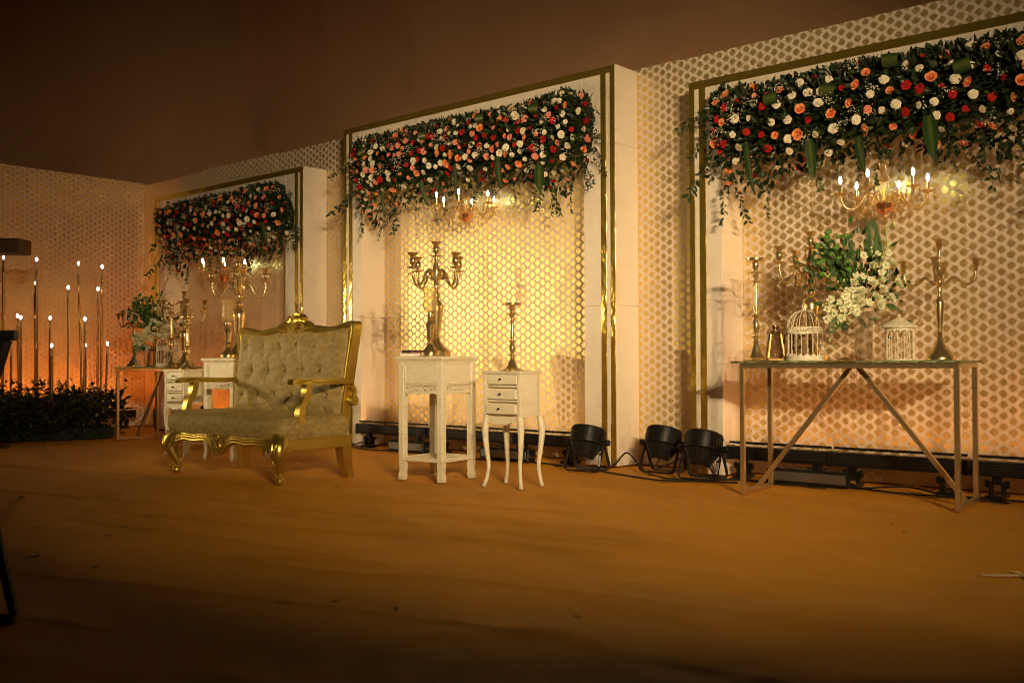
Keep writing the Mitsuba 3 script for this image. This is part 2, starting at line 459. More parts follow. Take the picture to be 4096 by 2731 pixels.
# ------------------------------------------------------------------ white portal frames with gold strips
def portal(x0, x1, H, label, lint=0.42):
    k = Kit()
    w, y = 0.30, -0.30
    cuts = [0.012, 1.22, 2.44, H] if H > 2.9 else [0.012, 1.22, H]
    for a, b in ((x0, x0 + w * 0.86), (x1 - w, x1)):
        for q in range(len(cuts) - 1):
            k.add('jamb_board', box(a, b, y, -0.003, cuts[q] + 0.0005, cuts[q + 1] - 0.0005, 0.003), 'white_panel', False)
    n = 3
    xs = np.linspace(x0 + w * 0.86 + 0.003, x1 - w - 0.003, n + 1)
    for q in range(n):
        k.add('lintel_board', box(xs[q] + 0.0006, xs[q + 1] - 0.0006, y + 0.001 * ((q % 2) + 1), -0.003, H - lint, H - 0.001, 0.003), 'white_panel', False)
    s0, s1, t = 0.048, 0.05, 0.006
    top = H - 0.004
    for a, b in ((x0 + 0.004, x0 + s0), (x0 + 0.085, x0 + 0.085 + s1), (x1 - s0, x1 - 0.004), (x1 - 0.085 - s1, x1 - 0.085)):
        k.add('gold_strip', box(a, b, y - t, y - 0.0005, 0.34, top - 0.055, 0.0015), 'gold_foil', False)
        k.add('gold_strip', box(a - 0.002, b + 0.002, y - t - 0.002, y - 0.0005, 0.012, 0.338, 0.0015), 'gold_foil', False)
    k.add('gold_strip', box(x0 + 0.004, x1 - 0.004, y - t, y - 0.0005, top - 0.054, top, 0.0015), 'gold_foil', False)
    return spawn(k, 'portal_frame', label, 'frame', group='white portal frames along the backdrop')


portal(-11.04, -8.13, 2.772, 'white portal frame with gold strips at far left, behind the settee')
portal(-7.50, -4.31, 3.038, 'tallest white portal frame with gold strips, around the yellow lit recess')
portal(-3.676, -0.85, 2.772, 'white portal frame with gold strips at right, behind the glass console table')


# ------------------------------------------------------------------ flowers and greenery
def carnation(seed):
    r = np.random.default_rng(seed)
    parts = []
    for rad, h, n, dz in ((1.0, 0.05, 18, 0.10), (0.86, 0.30, 16, 0.16), (0.62, 0.5, 14, 0.18), (0.34, 0.62, 10, 0.14)):
        a = np.linspace(0, 2 * np.pi, n, endpoint=False) + r.random() * 6
        rr = rad * (0.86 + 0.22 * r.random(n))
        zz = h + dz * (r.random(n) - 0.5) * 1.6
        rim = np.stack([rr * np.cos(a), rr * np.sin(a), zz], 1)
        mid = np.stack([0.55 * rr * np.cos(a), 0.55 * rr * np.sin(a), h * 0.8 + 0.05 + 0.12 * r.random(n)], 1)
        v = np.vstack([rim, mid, [[0, 0, h * 0.55]]])
        j = np.arange(n)
        f = np.vstack([np.stack([j, (j + 1) % n, n + (j + 1) % n], 1), np.stack([j, n + (j + 1) % n, n + j], 1), np.stack([n + j, n + (j + 1) % n, j * 0 + 2 * n], 1)])
        parts.append(trimesh.Trimesh(v, f, process=False))
    m = cat(parts)
    m.apply_scale(0.0275)
    return m


def rose(seed, open_=1.0):
    r = np.random.default_rng(seed)
    parts = []
    for ring, (n, rad, h0, h1, tilt) in enumerate(((3, 0.20, 0.05, 1.0, -0.12), (4, 0.36, 0.02, 1.02, 0.0), (5, 0.52, 0.0, 0.92, 0.16), (5, 0.66, -0.05, 0.72, 0.42 * open_))):
        for q in range(n):
            c = 2 * np.pi * (q + r.random() * 0.3) / n + ring * 0.7
            span = 2.3 * np.pi / n
            g = []
            for iu in np.linspace(-0.5, 0.5, 6):
                for iv in np.linspace(0, 1, 5):
                    rr = rad * (0.35 + 0.65 * math.sin(min(iv * 1.9, math.pi / 2))) + tilt * iv**3
                    hh = h0 + (h1 - h0) * iv * (1 - 0.35 * (2 * iu)**2 * iv)
                    g.append([rr * math.cos(c + iu * span), rr * math.sin(c + iu * span), hh])
            f = [[i * 5 + j, (i + 1) * 5 + j, (i + 1) * 5 + j + 1, i * 5 + j + 1] for i in range(5) for j in range(4)]
            f = np.array(f)
            parts.append(trimesh.Trimesh(np.array(g), np.vstack([f[:, [0, 1, 2]], f[:, [0, 2, 3]]]), process=False))
    m = cat(parts)
    m.apply_scale(0.029)
    return m


def align(axis_, spin=0.0):
    """A 4x4 that turns +z onto the axis."""
    z = unit(np.asarray(axis_, float))
    x = np.cross([0.31, 0.7, 0.2], z)
    x = unit(x)
    y = np.cross(z, x)
    A = np.eye(4)
    c, s = math.cos(spin), math.sin(spin)
    A[:3, 0], A[:3, 1], A[:3, 2] = c * x + s * y, -s * x + c * y, z
    return A


def calyx():
    return lathe([(0.002, -0.075), (0.0025, -0.03), (0.008, -0.026), (0.010, -0.008), (0.014, 0.006)], 6)


CARN = {c: [mikit.ply(carnation(s), f'{c}_petal', 40) for s in range(4)] for c in ('white', 'red', 'pink')}
ROSE = {c: [mikit.ply(rose(s), f'{c}_petal', 50) for s in range(3)] for c in ('peach',)}
CALYX = mikit.ply(calyx(), 'stem_green', 40)
STEM = mikit.ply(tube([(0, 0, -0.07), (0.004, 0.003, -0.13), (0.012, 0.004, -0.22)], 0.0022, 5), 'stem_green', 40)


def blade(L, W, bend=0.2, n=9, fold=0.12):
    """A long lance-shaped leaf hanging along -z, with uv across its width."""
    v, uv = [], []
    for i in range(n):
        t = i / (n - 1)
        w = W * (math.sin(math.pi * min(1, 0.12 + 0.88 * t) ** 0.8) ** 0.8 if t < 1 else 0.0) * 0.5 + 0.001
        for s in (-1, 0, 1):
            v.append([s * w, -bend * L * t * (1 - 0.6 * t) - (fold * W if s == 0 else 0) * -1, -L * t])
            uv.append([(s + 1) / 2, t])
    f = []
    for i in range(n - 1):
        for j in (0, 1):
            a = i * 3 + j
            f.append([a, a + 1, a + 4, a + 3])
    f = np.array(f)
    return trimesh.Trimesh(np.array(v), np.vstack([f[:, [0, 1, 2]], f[:, [0, 2, 3]]]), process=False), np.array(uv)


def looped_leaf(L, W, n=10):
    """A broad leaf folded into a loop, seen as a short striped band."""
    v, uv = [], []
    for i in range(n):
        a = -1.9 + 3.8 * i / (n - 1)
        for s in (0, 0.5, 1):
            v.append([L * (s - 0.5) * (1 + 0.1 * math.cos(a)), -0.04 * math.cos(a), W * 0.55 * math.sin(a)])
            uv.append([i / (n - 1), s])
    f = np.array([[i * 3 + j, i * 3 + j + 1, i * 3 + j + 4, i * 3 + j + 3] for i in range(n - 1) for j in (0, 1)])
    return trimesh.Trimesh(np.array(v), np.vstack([f[:, [0, 1, 2]], f[:, [0, 2, 3]]]), process=False), np.array(uv)


def sprig(L, n, r, leafL=0.042):
    """A drooping twig with oval leaves set alternately, along -z."""
    t = np.linspace(0, 1, 8)
    b, w = r.normal(0, 0.22, 2), r.uniform(-0.06, 0.06, 2)
    p = np.stack([(b[0] * t**1.6 + w[0] * np.sin(t * 6)) * L, (b[1] * t**1.6 + w[1] * np.sin(t * 5)) * L * 0.7, -L * t], 1)
    P, D, N = [], [], []
    for q in range(n):
        u = min(1.0, 0.06 + 0.95 * (q + r.random() * 0.8) / n)
        c = np.array([np.interp(u, t, p[:, k2]) for k2 in range(3)])
        a = (q % 2) * np.pi + r.normal(0, 0.8)
        P.append(c)
        D.append([math.cos(a), math.sin(a), -0.2 - 1.3 * r.random()])
        N.append([r.normal(0, 0.6), -1, r.normal(0.3, 0.5)])
    s_ = r.uniform(0.6, 1.25, len(P))
    return tube(p, [0.0016, 0.0008], 4), leaf_mesh(P, D, N, leafL * s_, leafL * s_ * r.uniform(0.4, 0.6, len(P)), 0.12)


BLADE = [(lambda m: mikit.ply(m[0], 'striped_leaf', True, uv=m[1]))(blade(1.0, 0.24, 0.12 + 0.05 * i)) for i in range(2)]
LOOP = (lambda m: mikit.ply(m[0], 'striped_leaf', True, uv=m[1]))(looped_leaf(1.0, 1.0))
SPRIG = []
for i in range(5):
    st, lf = sprig(0.30, 17, np.random.default_rng(40 + i))
    m = cat([lf])
    SPRIG.append(mikit.ply(m, 'leaf_green', False, color=leaf_colors(len(m.vertices) // 8, (0.014, 0.031, 0.010), 0.5, i)))


def garland(outline, label, seed, blades, loops, spacing=0.094, mixp=(0.38, 0.36, 0.11, 0.15)):
    r = np.random.default_rng(seed)
    k = Kit()
    poly = Polygon(outline).buffer(0)
    x0, z0, x1, z1 = poly.bounds
    y0, depth = -0.34, 0.22
    edge = poly.boundary
    top = [(x, z) for x, z in outline]

    def bulge(pts):
        d = np.array([edge.distance(Point(p)) for p in pts])
        return np.sqrt(np.clip(d / 0.16, 0, 1))

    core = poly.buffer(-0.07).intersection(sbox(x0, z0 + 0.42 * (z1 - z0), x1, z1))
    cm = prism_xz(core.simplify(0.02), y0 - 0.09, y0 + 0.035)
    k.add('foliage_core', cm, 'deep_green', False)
    pp = prepared.prep(poly)
    pts = np.stack([r.uniform(x0, x1, 26000), r.uniform(z0, z1, 26000)], 1)
    pts = pts[[pp.contains(Point(p)) and r.random() < 0.16 + 1.5 * max(0, (p[1] - z0) / (z1 - z0) - 0.12) for p in pts]][:int(poly.area * 3300)]
    b = bulge(pts)
    y = y0 - depth * b * (0.25 + 0.75 * r.random(len(pts)) ** 0.7)
    rel = np.clip((pts[:, 1] - z0) / (z1 - z0), 0, 1)
    n = len(pts)
    D = np.stack([r.normal(0, 0.7, n), -0.5 - 0.5 * r.random(n) * rel, (rel - 0.62) * 2.6 + r.normal(0, 0.45, n)], 1)
    N = np.stack([r.normal(0, 0.45, n), -1 + r.normal(0, 0.3, n), 0.6 + r.normal(0, 0.4, n)], 1)
    Lf = r.uniform(0.034, 0.072, n)
    lm = leaf_mesh(np.stack([pts[:, 0], y, pts[:, 1]], 1), D, N, Lf, Lf * r.uniform(0.34, 0.62, n), 0.12)
    k.add('foliage', lm, 'leaf_green', False, stuff=True, color=leaf_colors(n, (0.011, 0.024, 0.008), 0.6, seed))
    # fringe of twigs along the lower edge and the ends
    L = edge.length
    for s in np.arange(0, L, 0.06):
        p = edge.interpolate(s + r.uniform(-0.03, 0.03))
        low = not pp.contains(Point(p.x, p.y - 0.05))
        side = p.x < x0 + 0.2 or p.x > x1 - 0.2
        if (low and r.random() < 0.6) or (side and r.random() < 0.5):
            sc = r.uniform(0.4, 1.0) * (1.35 if p.x < x0 + 0.5 else 1.0)
            A = T().translate([p.x, y0 - 0.03 - 0.12 * r.random(), p.y + 0.07 * sc]).rotate([0, 0, 1], r.uniform(-60, 60)).rotate([0, 1, 0], r.uniform(-22, 22) + (30 if p.x < x0 + 0.12 else -30 if p.x > x1 - 0.12 else 0)).scale(sc)
            k.put('leaf_sprig', SPRIG[r.integers(5)], A)
    # flowers, spaced out over the face
    taken = []
    tries = np.stack([r.uniform(x0, x1, 9000), r.uniform(z0, z1, 9000)], 1)
    for p in tries:
        if not pp.contains(Point(p)) or edge.distance(Point(p)) < 0.012:
            continue
        if taken and np.min(np.hypot(*(np.array(taken) - p).T)) < spacing * (0.55 + 0.75 * ((p[0] * 37.7 + p[1] * 91.3) % 1)):
            continue
        taken.append(p)
    bb = bulge(taken)
    for p, bz in zip(taken, bb):
        rel = (p[1] - z0) / (z1 - z0)
        yy = y0 - depth * bz - 0.006 + r.uniform(-0.012, 0.012)
        u = r.random()
        c = ('white', 'red', 'pink', 'peach')[int(np.searchsorted(np.cumsum(mixp), u * 0.9999))]
        hang = np.clip(1.25 - rel * 1.7, 0, 1)
        ax = [r.normal(0, 0.28), -1.0 + 0.75 * hang, 0.35 * (1 - hang) - 1.1 * hang + r.normal(0, 0.15)]
        A = T(align(ax, r.random() * 6))
        s = r.uniform(0.70, 1.2) * (0.9 if hang > 0.6 else 1.0)
        M = T().translate([p[0], yy, p[1]]) @ A.scale(s)
        if c == 'peach':
            q = k.put('rose', ROSE[c][r.integers(3)], M)
        else:
            q = k.put('carnation', CARN[c][r.integers(4)], M)
        if hang > 0.35:
            k.put('calyx', CALYX, M, q)
            k.put('flower_stem', STEM, M, q)
    # clouds of tiny white filler blossom
    pts = []
    for _ in range(int(poly.area * 21)):
        while True:
            c = np.array([r.uniform(x0, x1), r.uniform(z0, z1)])
            if pp.contains(Point(c)):
                break
        m_ = r.integers(14, 34)
        q = c + r.normal(0, 0.027, (m_, 2)) * [1.2, 0.8]
        yy = y0 - depth * bulge([c])[0] - 0.02 - r.uniform(0, 0.05, m_)
        pts.append(np.stack([q[:, 0], yy, q[:, 1]], 1))
    pts = np.vstack(pts)
    oct_ = trimesh.creation.icosahedron()
    V = (pts[:, None] + oct_.vertices[None] * r.uniform(0.0025, 0.0048, (len(pts), 1, 1))).reshape(-1, 3)
    F = (oct_.faces[None] + 12 * np.arange(len(pts))[:, None, None]).reshape(-1, 3)
    k.add('filler_blossom', trimesh.Trimesh(V, F, process=False), 'white_petal', True, stuff=True)
    for (xa, za), (xb, zb), w in blades:
        L = math.hypot(xb - xa, zb - za)
        k.put('broad_leaf', BLADE[int(r.integers(2))], T().translate([xa, y0 - depth - 0.03, za]).rotate([0, 1, 0], math.degrees(math.atan2(xa - xb, za - zb))).rotate([0, 0, 1], r.uniform(-20, 20)).scale([w / 0.24, L, L]))
    for x, z in loops:
        k.put('folded_leaf', LOOP, T().translate([x, y0 - depth - 0.012, z]).rotate([0, 1, 0], r.uniform(-12, 12)).scale([0.085, 1, 0.075]))
    return spawn(k, 'flower_garland', label, 'flower garland', group='flower garlands on the portal frames')


G1 = [(-10.7, 2.56), (-10.48, 2.60), (-9.88, 2.62), (-9.28, 2.6), (-8.95, 2.63), (-8.64, 2.63), (-8.38, 2.6), (-8.27, 2.49), (-8.19, 2.33), (-8.23, 2.07), (-8.34, 1.96), (-8.56, 1.9), (-8.95, 1.92), (-9.44, 1.97), (-9.83, 2.02), (-10.05, 1.92), (-10.16, 1.8), (-10.28, 1.8), (-10.38, 1.98), (-10.57, 2.22), (-10.72, 2.43)]
G2 = [(-7.17, 2.86), (-6.64, 2.86), (-6.09, 2.87), (-5.58, 2.86), (-5.24, 2.84), (-4.92, 2.87), (-4.71, 2.88), (-4.52, 2.82), (-4.43, 2.7), (-4.46, 2.53), (-4.46, 2.32), (-4.52, 2.26), (-4.63, 2.22), (-4.71, 2.1), (-4.83, 2.11), (-4.93, 2.2), (-5.11, 2.25), (-5.27, 2.24), (-5.38, 2.29), (-5.6, 2.29), (-5.78, 2.26), (-6.04, 2.25), (-6.31, 2.24), (-6.62, 2.2), (-6.73, 2.07), (-6.88, 2.05), (-6.97, 2.1), (-7.09, 2.17), (-7.14, 2.38), (-7.2, 2.63)]
G3 = [(-3.42, 2.6), (-3.34, 2.64), (-3.03, 2.62), (-2.73, 2.63), (-2.45, 2.64), (-2.18, 2.63), (-1.93, 2.63), (-1.69, 2.62), (-1.46, 2.62), (-1.1, 2.62), (-1.05, 1.9), (-1.26, 1.86), (-1.49, 1.92), (-1.63, 1.98), (-1.74, 2.04), (-1.89, 2.0), (-2.06, 2.07), (-2.21, 2.07), (-2.32, 2.06), (-2.45, 2.08), (-2.62, 2.07), (-2.77, 2.03), (-2.92, 2.02), (-2.99, 1.92), (-3.07, 1.9), (-3.13, 1.99), (-3.2, 1.97), (-3.28, 1.92), (-3.35, 1.94), (-3.31, 2.05), (-3.39, 2.17), (-3.42, 2.34), (-3.43, 2.49)]
garland(G1, 'garland of carnations and roses on the far left frame, above the crystal chandelier', 101,
        [((-9.13, 2.14), (-9.02, 1.88), 0.07), ((-8.55, 2.12), (-8.42, 1.90), 0.08), ((-8.42, 2.2), (-8.3, 1.95), 0.07)], [(-9.61, 2.46), (-9.12, 2.42), (-8.72, 2.43)], 0.100)
garland(G2, 'densest garland of red, white and pink flowers, on the tall middle frame', 202,
        [((-5.72, 2.43), (-5.67, 2.12), 0.075), ((-5.25, 2.42), (-5.19, 2.16), 0.075), ((-4.82, 2.30), (-4.80, 2.07), 0.085), ((-6.13, 2.34), (-6.0, 2.10), 0.075), ((-6.62, 2.3), (-6.55, 2.06), 0.06)],
        [(-6.87, 2.69), (-6.09, 2.72), (-5.43, 2.76), (-4.86, 2.74)], 0.090, (0.35, 0.28, 0.22, 0.15))
garland(G3, 'garland with white blossoms and hanging striped leaves on the right hand frame', 303,
        [((-3.08, 2.21), (-3.0, 1.86), 0.06), ((-2.65, 2.17), (-2.61, 1.91), 0.065), ((-2.34, 2.14), (-2.29, 1.91), 0.065), ((-1.93, 2.2), (-1.89, 1.92), 0.085)],
        [(-2.9, 2.47), (-2.52, 2.45), (-2.14, 2.56), (-1.74, 2.45)], 0.125, (0.42, 0.34, 0.02, 0.22))


# ------------------------------------------------------------------ chandeliers
def chandelier():
    k = Kit()
    st = k.add('stem', lathe([(0.006, -0.085), (0.014, -0.075), (0.006, -0.065), (0.03, 0.012), (0.014, 0.03), (0.012, 0.14), (0.032, 0.155), (0.016, 0.185), (0.016, 0.20), (0.036, 0.25), (0.030, 0.28), (0.012, 0.30), (0.026, 0.325), (0.012, 0.345), (0.022, 0.36), (0.008, 0.40), (0.006, 0.62)], 16), 'amber_glass', 40)
    k.add('bowl', lathe([(0.004, -0.062), (0.03, -0.055), (0.055, -0.03), (0.062, 0.0), (0.056, 0.004), (0.05, -0.02), (0.004, -0.045)], 18), 'copper_glass', 30)
    k.add('ceiling_hook', lathe([(0.004, 0.55), (0.004, 0.70)], 8), 'polished_brass')
    arm = smooth_path([(0.045, 0, 0.01), (0.075, 0, 0.06), (0.11, 0, 0.055), (0.145, 0, 0.0), (0.19, 0, -0.025), (0.235, 0, 0.0), (0.255, 0, 0.06)], 5)
    arm_d = mikit.ply(tube(arm, 0.0085, 8), 'amber_glass', 50)
    n = 24
    dish = lathe([(0.006, 0.062), (0.025, 0.066), (0.042, 0.078), (0.044, 0.08), (0.025, 0.071), (0.006, 0.068)], n)
    a = np.arctan2(dish.vertices[:, 1], dish.vertices[:, 0])
    dish.vertices[:, 2] += 0.004 * np.cos(8 * a) * (np.hypot(dish.vertices[:, 0], dish.vertices[:, 1]) > 0.035)
    dish_d = mikit.ply(dish, 'amber_glass', 40)
    sleeve_d = mikit.ply(lathe([(0.001, 0.07), (0.0115, 0.07), (0.0115, 0.128), (0.001, 0.129)], 12), 'polished_brass', 30)
    shell_d = mikit.ply(lathe([(0.006, 0.130), (0.013, 0.142), (0.0165, 0.156), (0.0145, 0.175), (0.008, 0.194), (0.0022, 0.204), (0.0005, 0.206)], 14), 'clear_glass', True)
    core_d = {**mikit.ply(lathe([(0.0005, 0.134), (0.0075, 0.14), (0.0105, 0.152), (0.0095, 0.165), (0.004, 0.178), (0.0005, 0.182)], 10), 'white_print', True), 'emitter': glow(95, 66, 30, 0.12)}
    drop = trimesh.creation.icosphere(subdivisions=0, radius=1.0)
    drop.vertices *= [0.0055, 0.0055, 0.013]
    bead = trimesh.creation.icosphere(subdivisions=0, radius=0.0045)
    drop_d = mikit.ply(cat([mv(drop, z=-0.034), mv(bead, z=-0.013), mv(bead, z=-0.004, s=0.7)]), 'crystal', False)
    for q in range(6):
        R = T().rotate([0, 0, 1], 60 * q)
        p = k.put('arm', arm_d, R)
        R2 = R.translate([0.255, 0, 0])
        k.put('drip_dish', dish_d, R2, p)
        k.put('candle_sleeve', sleeve_d, R2, p)
        k.put('bulb', core_d, R2, p)
        k.put('bulb_glass', shell_d, R2, p)
        for j in range(6):
            k.put('crystal_drop', drop_d, R2.rotate([0, 0, 1], 60 * j + 20).translate([0.042, 0, 0.077]).scale(1.0 + 0.5 * (j % 2)), p)
        k.put('crystal_drop', drop_d, R.translate([0.145, 0, -0.008]).scale(2.0))
        k.put('crystal_drop', drop_d, R.rotate([0, 0, 1], 30).translate([0.06, 0, -0.01]).scale(1.6))
    return k


CH = chandelier()
spawn(CH, 'chandelier', 'lit crystal chandelier hanging under the far left garland, partly behind a candelabra', 'chandelier', at(-9.5, -0.33, 1.735, 41.2 + 45), 'crystal chandeliers under the garlands')
spawn(CH, 'chandelier', 'lit crystal chandelier hanging in front of the yellow lit recess', 'chandelier', at(-5.845, -0.33, 2.045, 41.2 - 40), 'crystal chandeliers under the garlands')
spawn(CH, 'chandelier', 'lit crystal chandelier hanging above the white bouquet at right', 'chandelier', at(-2.285, -0.33, 1.755, 41.2 - 11), 'crystal chandeliers under the garlands')


# ------------------------------------------------------------------ tall candle poles and hedge at far left
POLES = [(-10.962, -2.057, 1.935, .013, 0), (-10.942, -1.72, 1.938, .011, 1), (-11.193, -1.621, 1.70, .020, -2), (-10.483, -1.478, 1.878, .010, -5), (-10.524, -1.195, 1.866, .010, 1), (-10.445, -1.604, 1.615, .009, 0), (-10.441, -1.282, 1.616, .011, 0), (-11.343, -1.752, 1.338, .013, -4), (-10.943, -1.881, 1.304, .012, -1), (-10.95, -1.567, 1.309, .012, 0), (-10.31, -1.486, 1.278, .011, 1), (-10.815, -1.609, 1.006, .017, 0), (-10.778, -1.258, 1.01, .014, 0), (-10.246, -1.27, 1.023, .011, 5)]
HOW = ['cut by the left edge of the photo', 'tall, thin, directly behind a thicker pole', 'thickest of the tall poles', 'tall, thin and leaning, right of the thickest pole', 'tallest one nearest the glass table side', 'thin brass, of middle height, left of the leaning pole', 'of middle height, just left of the rightmost tall pole', 'short and leaning, left one of a close pair', 'short and upright, right one of a close pair', 'of lower middle height, above a thick short pole', 'of lower middle height, above another short pole', 'short and thick, in front of a thinner pole', 'short, directly below a taller lit pole', 'short, leaning right, nearest the glass table']
core_b = lathe([(0.0005, 0.004), (0.009, 0.008), (0.0125, 0.020), (0.010, 0.033), (0.0005, 0.040)], 10)
shell_b = lathe([(0.007, 0.0), (0.015, 0.012), (0.0175, 0.024), (0.013, 0.044), (0.005, 0.062), (0.0015, 0.078), (0.0005, 0.08)], 12)
CORE_D = {**mikit.ply(core_b, 'white_print', True), 'emitter': glow(70, 50, 30, 0.1)}
SHELL_D = mikit.ply(shell_b, 'clear_glass', True)


def pole_kit(h, r, lean, lit=True):
    k = Kit()
    off = math.tan(math.radians(lean)) * h * 0.35
    c, s = math.cos(math.radians(41.2)), math.sin(math.radians(41.2))
    k.add('pole', tube([(-off * c, -off * s, 0.0), (-off * c * 0.4, -off * s * 0.4, h * 0.6), (0, 0, h - 0.13)], r, 10), 'pole_bronze', 40)
    k.add('base_plate', mv(lathe([(0.0005, 0.0), (0.07, 0.0), (0.07, 0.012), (0.0005, 0.013)], 16), -off * c, -off * s, 0.008), 'black_metal', 30)
    k.add('candle_sleeve', mv(lathe([(0.0005, 0), (r * 0.95, 0), (r * 0.95, 0.088), (0.0005, 0.09)], 12), z=h - 0.13), 'cream_sleeve', 30)
    if lit:
        k.put('bulb', CORE_D, T().translate([0, 0, h - 0.038]))
        k.put('bulb_glass', SHELL_D, T().translate([0, 0, h - 0.04]))
    return k


for (x, y, h, r, ln), how in zip(POLES, HOW):
    spawn(pole_kit(h, r, ln), 'candle_pole', f'bronze candle pole, lit, {how}', 'candle pole', at(x, y), 'lit candle poles standing in the hedge')
spawn(pole_kit(1.0, .012, 0, False), 'candle_pole', 'bronze candle pole whose bulb is not lit, short, at far left', 'candle pole', at(-11.269, -1.847), 'lit candle poles standing in the hedge')


def hedge():
    r = np.random.default_rng(77)
    k = Kit()
    n = 5200
    x = r.uniform(-11.35, -9.95, n)
    y = r.uniform(-2.5, -1.15, n)
    keep = (y < -1.15) & ((x + 11.35) / 1.4 * 0.9 + (y + 2.5) / 1.35 * 0.6 < 1.45)
    x, y = x[keep], y[keep]
    n = len(x)
    hh = 0.30 + 0.16 * meshkit.noise(np.stack([x * 4, y * 4, 0 * x], -1), 4) + 0.06 * r.random(n)
    z = 0.02 + hh * r.random(n) ** 0.6
    D = np.stack([r.normal(0, 1, n), r.normal(0, 1, n), 0.3 + r.normal(0, 0.6, n)], 1)
    N = np.stack([r.normal(0, 0.5, n), r.normal(0, 0.5, n), np.ones(n)], 1)
    L = r.uniform(0.045, 0.085, n)
    P = [np.stack([x, y, z], 1)]
    DD, NN, LL = [D], [N], [L]
    stems = []
    for _ in range(120):
        q = r.integers(n)
        b = np.array([x[q], y[q], 0.25])
        h = r.uniform(0.22, 0.38)
        d = np.array([r.normal(0, 0.25), r.normal(0, 0.25), 1]) * h
        stems.append(tube([b, b + d * 0.5 + r.normal(0, 0.015, 3), b + d], [0.0025, 0.0012], 4))
        m_ = r.integers(7, 13)
        t = r.uniform(0.3, 1.0, m_)[:, None]
        P.append(b + d * t)
        DD.append(np.stack([r.normal(0, 1, m_), r.normal(0, 1, m_), 0.4 + 0.4 * r.random(m_)], 1))
        NN.append(np.stack([r.normal(0, 0.4, m_), r.normal(0, 0.4, m_), np.ones(m_)], 1))
        LL.append(r.uniform(0.035, 0.06, m_))
    P, DD, NN, LL = map(np.concatenate, (P, DD, NN, LL))
    k.add('foliage', leaf_mesh(P, DD, NN, LL, LL * 0.55, 0.1), 'leaf_green', False, stuff=True, color=leaf_colors(len(P), (0.016, 0.026, 0.012), 0.5, 5))
    k.add('twigs', cat(stems), 'dry_brown', False, stuff=True)
    box_ = Polygon([(-11.3, -2.5), (-10.35, -2.42), (-9.98, -1.35), (-10.1, -1.15), (-11.3, -1.15)])
    k.add('trough', mv(prism(box_.buffer(-0.09), 0.11), z=0.012), 'deep_green', False)
    return spawn(k, 'hedge', 'low dark leafy hedge in a trough around the candle poles at far left', 'hedge')


hedge()


# ------------------------------------------------------------------ LED bars, par cans, cables along the foot of the backdrop
def led_bar(L, col):
    k = Kit()
    h0 = 0.135
    prof = Polygon([(-0.045, 0), (0.045, 0), (0.05, 0.02), (0.05, 0.075), (0.04, 0.085), (-0.04, 0.085), (-0.05, 0.075), (-0.05, 0.02)])
    b = k.add('housing', mv(prism_yz(prof, -L / 2, L / 2), z=h0), 'black_plastic', 30)
    k.add('cooling_fin', cat([box(-L / 2 + 0.03, L / 2 - 0.03, -0.056, -0.0505, h0 + z, h0 + z + 0.007) for z in (0.026, 0.044, 0.062)]), 'black_metal', False, b)
    for s in (-1, 1):
        k.add('end_cap', box(s * L / 2 - 0.012, s * L / 2 + 0.012, -0.054, 0.054, h0 - 0.004, h0 + 0.089, 0.006), 'black_plastic', 30, b)
        x = s * L * 0.36
        f = k.add('foot', cat([box(x - 0.05, x + 0.05, -0.075, 0.075, 0.01, 0.03, 0.006), box(x - 0.040, x - 0.026, -0.03, 0.03, 0.0305, h0 - 0.03), box(x + 0.026, x + 0.040, -0.03, 0.03, 0.0305, h0 - 0.03), box(x - 0.025, x + 0.025, -0.022, 0.022, h0 - 0.045, h0 - 0.001, 0.005)]), 'black_plastic', 30)
        k.add('knob', mv(lathe([(0.0005, 0), (0.022, 0), (0.022, 0.022), (0.0005, 0.024)], 10), x + 0.041, 0, h0 - 0.045, ry=90), 'black_plastic', 30, f)
        k.add('knob', mv(lathe([(0.0005, 0), (0.022, 0), (0.022, 0.022), (0.0005, 0.024)], 10), x - 0.041, 0, h0 - 0.045, ry=-90), 'black_plastic', 30, f)
    # the lit lens strip, tipped towards the wall behind (+y)
    c, s = math.cos(math.radians(8)), math.sin(math.radians(8))
    w, y, z = 0.03, 0.012, h0 + 0.099
    v = np.array([[-L / 2 + .03, y - w / 2 * c, z + w / 2 * s], [L / 2 - .03, y - w / 2 * c, z + w / 2 * s], [L / 2 - .03, y + w / 2 * c, z - w / 2 * s], [-L / 2 + .03, y + w / 2 * c, z - w / 2 * s]])
    k.put('lens_strip', {**mikit.ply(trimesh.Trimesh(v, [[0, 1, 2], [0, 2, 3]], process=False), 'black_plastic', False), 'emitter': glow(*col, 0.9)}, None, b)
    k.add('lens_visor', tube([[-L / 2, y - 0.02, z + 0.012], [L / 2, y - 0.02, z + 0.012]], 0.0075, 4, square=True), 'black_plastic', False, b)
    return k


